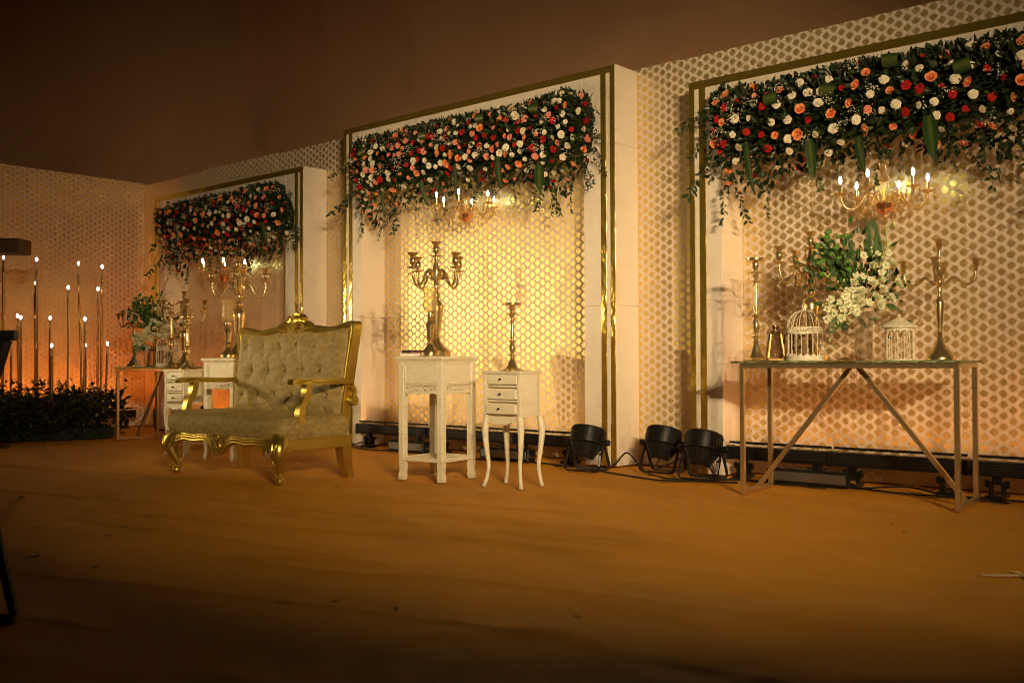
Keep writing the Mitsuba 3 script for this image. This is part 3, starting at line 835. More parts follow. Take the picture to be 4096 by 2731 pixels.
GRP = 'black LED wash bars on the floor along the backdrop'
AMB, PEACH, ORANGE, RED = (22, 8.6, 2.4), (17, 8.6, 3.0), (34, 9.0, 1.1), (100, 20.0, 1.1)
for x, y, rz, L, col, lab in ((-6.78, -0.31, 0, 0.92, PEACH, 'black LED bar under the yellow recess, nearest the settee'), (-5.80, -0.31, 0, 0.96, PEACH, 'black LED bar in the middle of the yellow recess, behind the square white stand'),
                              (-4.98, -0.31, 0, 0.66, PEACH, 'black LED bar at the right end of the yellow recess, beside a round lamp'),
                              (-3.0, -0.31, 0, 0.72, AMB, 'black LED bar at the left foot of the right recess, under the console table'), (-2.22, -0.31, 0, 0.80, AMB, 'black LED bar in the middle of the right recess, behind the table brace'),
                              (-1.36, -0.31, 0, 0.84, AMB, 'black LED bar at the right edge of the photo'), (-10.3, -0.25, 0, 0.8, ORANGE, 'black LED bar under the far left recess, left end'), (-9.35, -0.25, 0, 0.9, ORANGE, 'black LED bar under the far left recess, behind the drawer cabinet')):
    spawn(led_bar(L, col), 'led_bar', lab, 'stage light', at(x, y, 0, rz), GRP)
for x, y, rz, L, lab in ((-11.52, -0.75, 90, 0.9, 'LED bar behind the hedge, nearest the room corner'), (-11.52, -1.8, 90, 0.95, 'LED bar hidden behind the middle of the hedge'), (-11.52, -2.85, 90, 0.95, 'LED bar behind the hedge at the left edge')):
    spawn(led_bar(L, RED), 'led_bar', lab, 'stage light', at(x, y, 0, rz), GRP)
# unlit spare bars lying in front of the lit ones
dim = (0.02, 0.01, 0.003)
for x, y, L, lab in ((-6.45, -0.42, 0.46, 'short grey fronted LED driver box on the floor left of the square stand'), (-5.3, -0.42, 0.52, 'short LED driver box on the floor between the two white stands'), (-2.75, -0.40, 0.55, 'short LED driver box on the floor under the console table')):
    k = Kit()
    h = k.add('housing', box(-L / 2, L / 2, -0.05, 0.05, 0.012, 0.105, 0.008), 'black_plastic', 30)
    k.add('front_plate', box(-L / 2 + 0.02, L / 2 - 0.02, -0.056, -0.0505, 0.03, 0.09, 0.002), 'grey_metal', False, h)
    k.add('connector', mv(lathe([(0.0005, 0), (0.012, 0), (0.012, 0.03), (0.0005, 0.031)], 8), L / 2, -0.02, 0.05, ry=90), 'chrome', 30)
    spawn(k, 'driver_box', lab, 'light box', at(x, y), 'driver boxes among the LED bars')


def par_can(word, lens_rgb):
    k = Kit()
    R = T().translate([0, 0, 0.215]).rotate([1, 0, 0], -20)
    body = lathe([(0.0005, -0.10), (0.06, -0.10), (0.066, -0.094), (0.104, -0.022), (0.121, -0.016), (0.125, -0.012), (0.125, 0.088), (0.122, 0.10), (0.114, 0.104), (0.112, 0.09), (0.0005, 0.088)], 40)
    b = k.put('housing', mikit.ply(body, 'black_plastic', 30), R)
    ribs = [mv(box(0.1255, 0.1285, -0.003, 0.003, -0.005, 0.09), rz=a) for a in range(0, 360, 12)]
    k.put('rib', mikit.ply(cat(ribs), 'black_plastic', False), R, b)
    fins = []
    for a in range(0, 360, 12):
        f = prism_xz(Polygon([(0.06, -0.112), (0.069, -0.112), (0.121, -0.02), (0.10, -0.02)]), -0.0015, 0.0015)
        fins.append(mv(f, rz=a))
    k.put('cooling_fin', mikit.ply(cat(fins), 'black_metal', False), R, b)
    lens = lathe([(0.0005, 0.0895), (0.108, 0.0895)], 24)
    k.put('lens', {**mikit.ply(mv(lens, z=0.0), 'black_plastic', False), 'emitter': glow(*lens_rgb, 0.6)}, R, b)
    for s in (-1, 1):
        k.add('knob', mv(lathe([(0.0005, 0), (0.012, 0), (0.02, 0.012), (0.022, 0.02), (0.022, 0.045), (0.018, 0.05), (0.0005, 0.051)], 14), s * 0.132, 0, 0.215, ry=90 * s), 'black_plastic', 30)
    bw, bt = 0.021, 0.0045

    def yoke(tilt, lift):
        pts = smooth_path([(-0.136, 0, 0.222), (-0.140, 0, 0.10), (-0.137, 0, 0.03), (-0.115, 0, 0.008), (0, 0, 0.006), (0.115, 0, 0.008), (0.137, 0, 0.03), (0.140, 0, 0.10), (0.136, 0, 0.222)], 6)
        m = tube(pts, bw / math.sqrt(2), 4, square=True)
        v, t = m.vertices, None
        # flatten the square tube into a strap: thin in the plane of the bow
        c = np.repeat(pts, 4, 0)
        off = v[:len(c)] - c
        off[:, 1] *= 1.0
        off[:, [0, 2]] *= bt / bw
        v = np.vstack([c + off, v[len(c):]])
        m = trimesh.Trimesh(v, m.faces, process=False)
        # hinge about the knobs
        m.apply_translation([0, 0, -0.222])
        m = mv(m, rx=tilt, z=0.222)
        m.apply_translation([0, 0, -m.bounds[0][2] + 0.008])
        m.apply_translation([0, 0, 0])
        return m
    y1 = k.add('yoke', yoke(-26, 0), 'black_metal', 30)
    k.add('yoke', yoke(24, 0), 'black_metal', 30)
    if word:
        t = meshkit.text_mesh(word, 0.0155, 0.0015, True)
        t.apply_translation([-t.bounds[1][0] / 2, -0.0075, 0])
        # runs down the front right leg of the yoke
        A = np.eye(4)
        A[:3, 0], A[:3, 1], A[:3, 2] = [0.08, -0.42, -0.90], [0.99, 0.0, 0.09], [-0.04, -0.90, 0.42]
        A[:3, 0] = unit(A[:3, 0])
        A[:3, 2] = unit(np.cross(A[:3, 0], A[:3, 1]))
        A[:3, 1] = np.cross(A[:3, 2], A[:3, 0])
        A[:3, 3] = [0.142, -0.075, 0.095]
        pl = box(-0.058, 0.058, -0.0135, 0.0135, -0.003, -0.0006)
        for m_, nm, mt in ((pl, 'name_strip', 'black_plastic'), (t, 'lettering', 'white_print')):
            m_ = m_.copy()
            m_.apply_transform(A)
            k.add(nm, m_, mt, False, y1, label=f'white lettering reading {word}' if nm == 'lettering' else None)
    return k


PG = 'black round LED lamps on the floor'
spawn(par_can('LIGHTS', (18, 13, 7)), 'par_lamp', 'black round LED lamp lettered LIGHTS on its yoke', 'stage light', at(-4.335, -0.64, 0, 8), PG)
spawn(par_can('', (34, 24, 12.5)), 'par_lamp', 'black round LED lamp standing further back, touching another lamp', 'stage light', at(-3.86, -0.38, 0, 2), PG)
spawn(par_can('DEEPAK', (30, 21, 11)), 'par_lamp', 'black round LED lamp lettered DEEPAK on its yoke, nearest the console table', 'stage light', at(-3.43, -0.56, 0, 4), PG)
# two more behind the settee and by the far table, mostly hidden
spawn(par_can('', (1.5, 0.6, 0.1)), 'par_lamp', 'dark LED lamp on the floor under the far left glass table', 'stage light', at(-9.30, -0.62, 0, -20), PG)
spawn(par_can('', (2.0, 1.0, 0.3)), 'par_lamp', 'dark LED lamp on the floor behind the settee', 'stage light', at(-7.78, -0.55, 0, 20), PG)

for i, (pts, lab) in enumerate((
        ([(-7.3, -0.36, .01), (-6.9, -0.50, .01), (-6.4, -0.40, .01), (-5.7, -0.55, .01), (-5.1, -0.42, .01), (-4.6, -0.50, .01)], 'black cable along the floor under the yellow recess'),
        ([(-4.75, -0.5, .01), (-4.45, -0.42, .012), (-4.25, -0.45, .03), (-4.10, -0.48, .14), (-3.95, -0.52, .05), (-3.8, -0.6, .012), (-3.5, -0.7, .012), (-3.15, -0.6, .012)], 'black cable looping up between two round lamps'),
        ([(-4.4, -0.55, .012), (-4.12, -0.66, .012), (-3.85, -0.75, .012), (-3.55, -0.80, .012), (-3.3, -0.5, .012), (-3.0, -0.42, .012), (-2.6, -0.5, .012)], 'black cable running in front of the two touching lamps'),
        ([(-3.3, -0.42, .012), (-2.9, -0.48, .012), (-2.5, -0.38, .012), (-2.1, -0.46, .012), (-1.7, -0.36, .012), (-1.2, -0.44, .012)], 'black cable along the floor behind the console table'),
        ([(-3.95, -0.2, .15), (-3.90, -0.42, .04), (-3.72, -0.50, .09), (-3.60, -0.42, .16), (-3.5, -0.4, .10), (-3.36, -0.5, .012)], 'thin black cable coiled behind the pair of lamps'),
        ([(-8.2, -0.5, .012), (-7.8, -0.42, .02), (-7.45, -0.45, .012), (-7.25, -0.40, .03), (-7.0, -0.3, .1)], 'black cable behind the settee legs'),
        ([(-2.6, -0.34, .02), (-2.4, -0.42, .02), (-2.15, -0.36, .04), (-1.9, -0.42, .015), (-1.55, -0.5, .012)], 'second black cable under the right recess'))):
    solo('cable', mikit.ply(tube(smooth_path(pts, 8), 0.006, 6), 'cable_rubber', 50), lab, 'cable', group='black cables on the floor')
k = 0


# ------------------------------------------------------------------ gilded settee
def settee():
    k = Kit()
    r = np.random.default_rng(5)
    LEAN = 0.125

    def settle(m):
        m.vertices[:, 2] += 0.014 * m.vertices[:, 0]
        m.vertices[:, 0] = m.vertices[:, 0] * 0.96 - 0.024
        return m

    def lean(m):
        m = m.copy()
        m.vertices[:, 1] += (m.vertices[:, 2] - 0.40) * LEAN
        return settle(m)

    # seat cushion: rounded slab, sides slightly full
    nu, nv = 72, 30
    a = np.linspace(0, 2 * np.pi, nu, endpoint=False)

    def se(c, p):
        return np.sign(c) * np.abs(c) ** p
    rows = []
    hx, hy = 0.665, 0.31
    for z, inset in ((0.292, 0.012), (0.312, 0.004), (0.345, -0.006), (0.385, -0.008), (0.412, 0.002), (0.428, 0.016), (0.439, 0.040), (0.446, 0.09), (0.451, 0.17), (0.453, 0.29)):
        x, y = se(np.cos(a), 0.16) * (hx - inset), se(np.sin(a), 0.16) * max(hy - inset, 0.004)
        zz = z + 0.008 * np.sin(x * 9 + 1) * (z > 0.415) + 0.004 * meshkit.noise(np.stack([x * 9, y * 9, x * 0 + z * 20], -1), 3)
        # soft pulls in the front face
        pull = 0.006 * np.sin(x * 23) * np.exp(-((z - 0.35) / 0.04) ** 2) * (y < -0.2)
        rows.append(np.stack([x, y - 0.012 + pull, zz], -1))
    v = np.array(rows)
    m_ = len(rows)
    V = np.vstack([v.reshape(-1, 3), [[0, -0.012, 0.454]]])
    i, j = np.meshgrid(np.arange(m_ - 1), np.arange(nu), indexing='ij')
    q = np.stack([i * nu + j, i * nu + (j + 1) % nu, (i + 1) * nu + (j + 1) % nu, (i + 1) * nu + j], -1).reshape(-1, 4)
    jj = np.arange(nu)
    cap = np.stack([(m_ - 1) * nu + jj, (m_ - 1) * nu + (jj + 1) % nu, np.full(nu, m_ * nu)], 1)
    seat = k.add('seat_cushion', trimesh.Trimesh(V, np.vstack([q[:, [0, 1, 2]], q[:, [0, 2, 3]], cap]), process=False), 'crushed_velvet', True)
    nails = []
    ball = trimesh.creation.icosphere(subdivisions=1, radius=0.0068)
    for x in np.arange(-0.63, 0.64, 0.034):
        nails.append(mv(ball, x, -0.323, 0.303 + 0.006 * math.cos(x * 9)))
    for y in np.arange(-0.30, 0.29, 0.036):
        nails += [mv(ball, s * 0.661, y, 0.301) for s in (-1, 1)]
    for z in np.arange(0.315, 0.43, 0.02):
        nails += [mv(ball, s * 0.6735, -0.175, z) for s in (-1, 1)]
    k.add('nailhead_trim', cat(nails), 'gold_paint', True, seat, stuff=True)

    # tufted back cushion
    B1 = [(-0.53 + 0.205 * i, 0.93) for i in range(6)] + [(-0.53 + 0.205 * i, 0.555) for i in range(6)]
    B2 = [(-0.43 + 0.205 * i, 0.735) for i in range(5)]
    segs = []
    for i in range(5):
        segs += [((-0.53 + 0.205 * i, 0.93), B2[i]), ((-0.53 + 0.205 * (i + 1), 0.93), B2[i]), ((-0.53 + 0.205 * i, 0.555), B2[i]), ((-0.53 + 0.205 * (i + 1), 0.555), B2[i])]
    for i in range(6):
        segs.append(((-0.53 + 0.205 * i, 0.93), (-0.56 + 0.215 * i, 1.06)))
        segs.append(((-0.53 + 0.205 * i, 0.555), (-0.53 + 0.205 * i, 0.44)))

    def ztop(x):
        ax = np.abs(x)
        return 1.025 + 0.012 * np.cos((ax - 0.60) / 0.30 * np.pi) + 0.012 * np.exp(-(ax / 0.25) ** 2)
    gu, gv = 200, 110
    xs = np.linspace(-0.655, 0.655, gu)
    t = np.linspace(0, 1, gv)
    XX = np.broadcast_to(xs, (gv, gu))
    ZZ = 0.42 + t[:, None] * (ztop(xs)[None] - 0.42)
    d = np.full(XX.shape, 9.0)
    wig = 0.012 * np.sin(ZZ * 40)
    crease = np.zeros(XX.shape)
    for n_, ((x0, z0), (x1, z1)) in enumerate(segs):
        dx, dz = x1 - x0, z1 - z0
        u = np.clip(((XX + wig - x0) * dx + (ZZ - z0) * dz) / (dx * dx + dz * dz), 0, 1)
        bow = 0.018 * np.sin(u * np.pi) * (1 if n_ % 2 else -1)
        dd = np.hypot(XX + wig + bow - (x0 + u * dx), ZZ - (z0 + u * dz))
        crease = np.maximum(crease, (0.015 * np.exp(-(dd / 0.0055) ** 2) + 0.011 * np.exp(-dd / 0.032)) * (0.55 + 0.45 * ((n_ * 7) % 3) / 2))
    dimple = np.zeros(XX.shape)
    for (x0, z0) in B1 + B2:
        rr = np.hypot(XX - x0, ZZ - z0)
        ang = np.arctan2(ZZ - z0, XX - x0)
        dimple = np.maximum(dimple, 0.034 * np.exp(-rr / 0.026) * (1 + 0.22 * np.sin(ang * 7)))
    edge = np.minimum(np.minimum(XX + 0.655, 0.655 - XX), np.minimum(ZZ - 0.40, ztop(xs)[None] - ZZ))
    puff = 0.075 * np.sqrt(np.clip(edge / 0.10, 0, 1)) ** 0.9
    fine = 0.003 * meshkit.noise(np.stack([XX * 28, ZZ * 28, XX * 0], -1), 6) + 0.004 * meshkit.noise(np.stack([XX * 9, ZZ * 13, XX * 0], -1), 7)
    YY = 0.275 - (puff - crease * (edge > 0.02) - dimple) - fine + (ZZ - 0.40) * LEAN
    ZZ = ZZ + 0.014 * XX
    V = np.stack([XX * 0.96 - 0.024, YY, ZZ], -1).reshape(-1, 3)
    i, j = np.meshgrid(np.arange(gv - 1), np.arange(gu - 1), indexing='ij')
    q = np.stack([i * gu + j, i * gu + j + 1, (i + 1) * gu + j + 1, (i + 1) * gu + j], -1).reshape(-1, 4)
    bc = k.add('back_cushion', trimesh.Trimesh(V, np.vstack([q[:, [0, 1, 2]], q[:, [0, 2, 3]]]), process=False), 'crushed_velvet', True)
    but = mikit.ply(cat([mv(trimesh.creation.icosphere(subdivisions=1, radius=0.0085), y=0.0), mv(trimesh.creation.icosphere(subdivisions=0, radius=0.004), y=-0.008)]), 'chrome', 30)
    for (x0, z0) in B1 + B2:
        ix, iz = int(round((x0 + 0.655) / 1.31 * (gu - 1))), int(np.argmin(np.abs(ZZ[:, int(round((x0 + 0.655) / 1.31 * (gu - 1)))] - z0)))
        k.put('crystal_button', but, T().translate([x0 * 0.96 - 0.024, float(YY[iz, ix]) - 0.004, z0]), bc)
    k.add('back_nailheads', cat([lean(mv(ball, s * 0.652, 0.255, z)) for s in (-1, 1) for z in np.arange(0.50, 1.02, 0.036)]), 'gold_paint', True, bc, stuff=True)
    ppb = Polygon([(-0.66, 0.33)] + [(x, float(ztop(x)) + 0.01) for x in np.linspace(-0.66, 0.66, 30)] + [(0.66, 0.33)])
    k.add('back_panel', lean(prism_xz(ppb, 0.277, 0.305)), 'crushed_velvet', False)

    # gilded frame round the back: flat board plus three rounded ridges
    right = [(0.660, 0.34), (0.662, 0.50), (0.672, 0.70), (0.684, 0.88), (0.695, 1.00), (0.690, 1.058), (0.655, 1.078), (0.58, 1.066), (0.47, 1.046), (0.36, 1.048), (0.26, 1.060), (0.18, 1.066)]
    path = [(x, z) for x, z in right] + [(-x, z) for x, z in right[::-1]]
    pth = smooth_path([(x, 0, z) for x, z in path], 6)
    outer = Polygon([(p[0], p[2]) for p in pth])
    band = outer.difference(outer.buffer(-0.062)).difference(sbox(-1, 0, 1, 0.352)).union(sbox(-0.66, 0.335, -0.605, 0.36)).union(sbox(0.605, 0.335, 0.66, 0.36)) if False else outer.difference(outer.buffer(-0.062)).difference(sbox(-0.61, 0, 0.61, 0.45))
    fr = [lean(prism_xz(band, 0.258, 0.322))]
    for off, rad, yo in ((0.012, 0.0125, 0.2535), (0.030, 0.0105, 0.250), (0.048, 0.0085, 0.2515)):
        ring = outer.buffer(-off)
        c = np.array(ring.exterior.coords)
        c = c[c[:, 1] > 0.36]
        st = int(np.argmax(np.linalg.norm(np.diff(c, axis=0), axis=1))) + 1
        c = np.vstack([c[st:], c[:st]])
        keep = np.concatenate([[True], np.linalg.norm(np.diff(c, axis=0), axis=1) > 1e-4])
        c = c[keep]
        fr.append(lean(tube(np.stack([c[:, 0], np.full(len(c), yo), c[:, 1]], 1), rad, 8)))
    bf = k.add('back_frame', cat(fr), 'gold_paint', 35)
    # carved crest
    def fan(sgn, pts, rr, yo=0.234):
        rr = [1.2 * q for q in rr]
        p = smooth_path([(sgn * x, yo, 1.012 + (z - 1.03) * 0.80) for x, z in pts], 6)
        return lean(tube(p, rr, 8))
    shield = Polygon([(-0.20, 1.045), (-0.185, 1.085), (-0.15, 1.12), (-0.10, 1.142), (-0.078, 1.148), (-0.080, 1.172), (-0.058, 1.186), (-0.045, 1.205), (0, 1.215), (0.045, 1.205), (0.058, 1.186), (0.080, 1.172), (0.078, 1.148), (0.10, 1.142), (0.15, 1.12), (0.185, 1.085), (0.20, 1.045), (0.10, 1.022), (0, 1.015), (-0.10, 1.022)])
    shield = Polygon([(x, 1.012 + (z - 1.03) * 0.80) for x, z in shield.exterior.coords])
    crest = [lean(prism_xz(shield, 0.258, 0.318))]
    for s in (-1, 1):
        crest += [fan(s, [(0.004, 1.03), (0.018, 1.075), (0.05, 1.115), (0.09, 1.125), (0.12, 1.105)], [0.004, 0.008, 0.010, 0.009, 0.004]),
                  fan(s, [(0.006, 1.03), (0.035, 1.07), (0.075, 1.094), (0.10, 1.085), (0.105, 1.068)], [0.004, 0.009, 0.008, 0.004]),
                  fan(s, [(0.008, 1.028), (0.03, 1.05), (0.06, 1.06), (0.085, 1.048), (0.08, 1.036)], [0.004, 0.008, 0.008, 0.004]),
                  fan(s, [(0.09, 1.13), (0.13, 1.115), (0.165, 1.08), (0.175, 1.05)], [0.005, 0.010, 0.009, 0.004]),
                  fan(s, [(0.115, 1.10), (0.14, 1.08), (0.152, 1.05)], [0.004, 0.009, 0.004]),
                  fan(s, [(0.125, 1.07), (0.13, 1.05), (0.122, 1.035)], [0.004, 0.008, 0.004]),
                  fan(s, [(0.006, 1.08), (0.016, 1.11), (0.024, 1.142)], [0.003, 0.007, 0.004]),
                  fan(s, [(0.0185, 1.165), (0.03, 1.182), (0.05, 1.178), (0.052, 1.16), (0.038, 1.157)], [0.005, 0.007, 0.007, 0.004]),
                  fan(s, [(0.02, 1.026), (0.055, 1.033), (0.085, 1.026)], [0.004, 0.007, 0.003])]
    crest += [fan(1, [(0, 1.03), (0, 1.09), (0, 1.145)], [0.004, 0.007, 0.004]), fan(1, [(0, 1.16), (0, 1.185), (0, 1.205)], [0.006, 0.009, 0.004])]
    crest += [lean(mv(trimesh.creation.icosphere(subdivisions=2, radius=0.011), s * 0.062, 0.24, 1.114)) for s in (-1, 1)]
    k.add('carved_crest', cat(crest), 'gold_paint', 35, bf)

    # arms with S-shaped supports and scroll ends
    for s in (-1, 1):
        x = s * 0.652 - 0.008
        yb, yf = 0.305, -0.20
        ap = smooth_path([(x, yb, 0.668), (x, 0.15, 0.663), (x, -0.05, 0.668), (x, yf, 0.666)], 6)
        poly = Polygon([(yf - 0.02, 0.652), (yf - 0.024, 0.668), (yf - 0.015, 0.685), (yf + 0.02, 0.690), (-0.05, 0.690), (0.10, 0.684), (yb, 0.686), (yb, 0.652), (0.1, 0.650), (-0.1, 0.654)])
        arm = [prism_yz(poly, x - 0.028, x + 0.028)]
        for sx in (-1, 1):
            arm.append(tube(smooth_path([(x + sx * 0.0285, yf + 0.03, 0.677), (x + sx * 0.0285, -0.07, 0.680), (x + sx * 0.0285, -0.055, 0.668), (x + sx * 0.0285, 0.02, 0.664), (x + sx * 0.0285, yb - 0.02, 0.668)], 5), 0.0042, 6))
            arm.append(tube(smooth_path([(x + sx * 0.0285, yf + 0.01, 0.664), (x + sx * 0.0285, -0.14, 0.666), (x + sx * 0.0285, -0.10, 0.674)], 5), [0.003, 0.005, 0.002], 6))
        am = k.add('arm', cat(arm), 'gold_paint', 35)
        sup = smooth_path([(x, -0.085, 0.655), (x, -0.086, 0.615), (x, -0.102, 0.565), (x, -0.132, 0.51), (x, -0.146, 0.45), (x, -0.142, 0.40)], 6)
        k.add('arm_support', tube(sup, [0.030, 0.027, 0.024, 0.027, 0.031], 4, square=True, flat=0.85), 'gold_paint', 35, am)
        c = [(0.30, 0.64), (0.33, 0.60), (0.325, 0.56), (0.335, 0.53), (0.34, 0.50)]
        k.add('scroll', cat([tube(smooth_path([(x, y, z) for y, z in c], 5), [0.024, 0.018, 0.016], 8), mv(lathe([(0.0005, -0.03), (0.03, -0.03), (0.033, -0.02), (0.033, 0.02), (0.03, 0.03), (0.0005, 0.03)], 16), x, 0.315, 0.535, ry=90)]), 'gold_paint', 35, am)

    # aprons
    low = smooth_path([(-0.60, 0, 0.205), (-0.52, 0, 0.245), (-0.42, 0, 0.268), (-0.30, 0, 0.262), (-0.18, 0, 0.272), (-0.10, 0, 0.245), (-0.045, 0, 0.203), (0, 0, 0.186)], 6)
    low[:, 2] -= 0.018
    low = np.vstack([low, (low * [-1, 1, 1])[::-1][1:]])
    ap = Polygon([(p[0], p[2]) for p in low] + [(0.62, 0.299), (-0.62, 0.299)])
    fr = [prism_xz(ap, -0.318, -0.29)]
    for dz, rad in ((0.010, 0.011), (0.030, 0.009), (0.046, 0.007)):
        fr.append(tube(low * [0.985, 1, 1] + [0, -0.322, dz], rad, 8))
    apron = k.add('front_apron', cat(fr), 'gold_paint', 35)
    orn = []
    for s in (-1, 1):
        orn += [tube(smooth_path([(s * x, -0.338, z) for x, z in pts], 6), rr, 7) for pts, rr in (
            ([(0.004, 0.20), (0.022, 0.222), (0.04, 0.25), (0.03, 0.275), (0.012, 0.27)], [0.004, 0.009, 0.009, 0.005]),
            ([(0.012, 0.255), (0.03, 0.29), (0.05, 0.30), (0.055, 0.285)], [0.006, 0.009, 0.005]),
            ([(0.005, 0.29), (0.02, 0.315), (0.012, 0.335)], [0.005, 0.008, 0.004]),
            ([(0.01, 0.195), (0.035, 0.205), (0.07, 0.235)], [0.005, 0.007, 0.003]))]
    orn += [mv(trimesh.creation.icosphere(subdivisions=2, radius=0.013), 0, -0.338, z) for z in (0.205, 0.245, 0.30)]
    orn = [mv(o_, z=-0.022) for o_ in orn]
    k.add('carved_rosette', cat(orn), 'gold_paint', 35, apron)
    for s in (-1, 1):
        k.add('side_rail', box(s * 0.655 - 0.014, s * 0.655 + 0.014, -0.26, 0.28, 0.222, 0.297, 0.004), 'gold_paint', 30)
    k.add('rear_rail', box(-0.62, 0.62, 0.25, 0.285, 0.222, 0.297, 0.004), 'gold_paint', 30)

    # legs
    for s in (-1, 1):
        p = smooth_path([(s * 0.600, -0.270, 0.296), (s * 0.638, -0.305, 0.25), (s * 0.645, -0.316, 0.20), (s * 0.622, -0.293, 0.135), (s * 0.605, -0.272, 0.085), (s * 0.607, -0.274, 0.055), (s * 0.612, -0.282, 0.03), (s * 0.614, -0.285, 0.009)], 6)
        p[:, 0] += (0.05 if s < 0 else 0.0) * np.linspace(1, 0.7, len(p))
        lg = k.add('front_leg', tube(p, [0.062, 0.060, 0.048, 0.036, 0.027, 0.025, 0.033, 0.022], 10), 'gold_paint', 40)
        o = [tube(smooth_path([(s * (0.638 + dx), -0.356 + 0.02 * abs(dx) * 10, 0.275), (s * (0.640 + dx * 0.6), -0.364, 0.23), (s * (0.643 + dx * 0.1), -0.350, 0.18)], 5), [0.005, 0.009, 0.003], 6) for dx in (-0.03, 0, 0.03)]
        o += [tube(smooth_path([(s * 0.56, -0.318, 0.235), (s * 0.60, -0.345, 0.21), (s * 0.63, -0.345, 0.15), (s * 0.622, -0.320, 0.09)], 6), [0.005, 0.008, 0.006, 0.003], 6)]
        o += [mv(lathe([(0.0005, -0.012), (0.015, -0.012), (0.017, 0), (0.015, 0.012), (0.0005, 0.012)], 14), s * 0.612 + dx, -0.306, 0.058, ry=90) for dx in (-0.026, 0.026)]
        k.add('carved_knee', mv(cat(o), x=0.042 if s < 0 else 0.0), 'gold_paint', 40, lg)
    for x, y in ((0.615, 0.285), (-0.535, 0.262)):
        k.add('rear_leg', tube(smooth_path([(x, 0.255, 0.297), (x, 0.258, 0.20), (x, 0.27, 0.10), (x + 0.008, y + 0.015, 0.008)], 5), [0.040, 0.040, 0.034, 0.027], 4, square=True), 'gold_paint', 30)
    return k


spawn(settee(), 'settee', 'wide tufted velvet settee with carved gold frame, alone in front', 'settee', at(-5.995, -2.30, 0, 2.0))


# ------------------------------------------------------------------ white stands and drawer cabinets
def stand():
    k = Kit()
    h, w = 0.186, 0.046
    W = 'distressed_white_wood'
    k.add('top', cat([box(-h - .018, h + .018, -h - .018, h + .018, 0.812, 0.8345, 0.005), box(-h - .008, h + .008, -h - .008, h + .008, 0.800, 0.8115, 0.004)]), W, 30)
    for sx in (-1, 1):
        for sy in (-1, 1):
            a, b = sx * (h - w / 2), sy * (h - w / 2)
            k.add('leg', cat([box(a - w / 2, a + w / 2, b - w / 2, b + w / 2, 0.14, 0.799, 0.004),
                              tube(smooth_path([(a, b, 0.1395), (a - sx * .002, b - sy * .002, 0.09), (a + sx * .001, b + sy * .001, 0.05), (a + sx * .004, b + sy * .004, 0.012)], 5), [0.0215, 0.020, 0.018, 0.022, 0.0205], 4, square=True)]), W, 30)
        curls = []
    for s in (-1, 1):
        for x0 in (0.098, 0.055, 0.018):
            a = np.linspace(0, 1.55 * np.pi, 14)
            rr = np.linspace(0.017, 0.006, 14)
            curls.append(LineString(np.stack([s * (x0 - 0.004 + rr * np.cos(a)), 0.622 + rr * np.sin(a)], 1)).buffer(0.0042))
        curls.append(LineString([(s * 0.115, 0.60), (s * 0.09, 0.612), (s * 0.07, 0.602), (s * 0.045, 0.606), (s * 0.03, 0.598), (0, 0.603)]).buffer(0.0065))
        curls.append(LineString([(s * 0.08, 0.636), (s * 0.06, 0.612), (s * 0.035, 0.628), (s * 0.012, 0.610)]).buffer(0.004))
    curls += [sbox(-0.119, 0.643, 0.119, 0.650), sbox(-0.119, 0.594, -0.112, 0.65), sbox(0.112, 0.594, 0.119, 0.65)]
    lace = prism_xz(unary_union(curls), -0.006, 0.006)
    scal = LineString([(x, 0.594 + 0.004 * math.sin(x * 90)) for x in np.linspace(-0.119, 0.119, 40)]).buffer(0.006)
    lace = cat([lace, prism_xz(scal, -0.0065, 0.0055)])
    lace.vertices[:, 0] *= 0.140 / 0.119
    for q in range(4):
        pan = cat([box(-h + w, h - w, -h + 0.008, -h + 0.02, 0.652, 0.799), box(-h + w, h - w, -h + 0.003, -h + 0.0075, 0.652, 0.668, 0.002), box(-h + w, h - w, -h + 0.003, -h + 0.0075, 0.783, 0.799, 0.002),
                   box(-h + w, -h + w + .014, -h + 0.003, -h + 0.0075, 0.6685, 0.7825, 0.002), box(h - w - .014, h - w, -h + 0.003, -h + 0.0075, 0.6685, 0.7825, 0.002)])
        k.add('side_panel', mv(pan, rz=90 * q), W, 30)
        k.add('fretwork', mv(mv(lace, y=-h + 0.013), rz=90 * q), W, False)
        k.add('shelf_rail', mv(box(-h + w, h - w, -h + 0.006, -h + 0.03, 0.140, 0.166, 0.003), rz=90 * q), W, 30)
    k.add('shelf', box(-h + .0305, h - .0305, -h + .0305, h - .0305, 0.146, 0.162), W, 30)
    return k


ST = stand()
GS = 'square white carved stands'
spawn(ST, 'pedestal_stand', 'square white carved stand between the settee and the drawer cabinet', 'stand', at(-4.806, -1.69, 0, 7), GS)
spawn(ST, 'pedestal_stand', 'square white carved stand half hidden behind the settee', 'stand', at(-7.07, -1.765, 0, 6), GS)


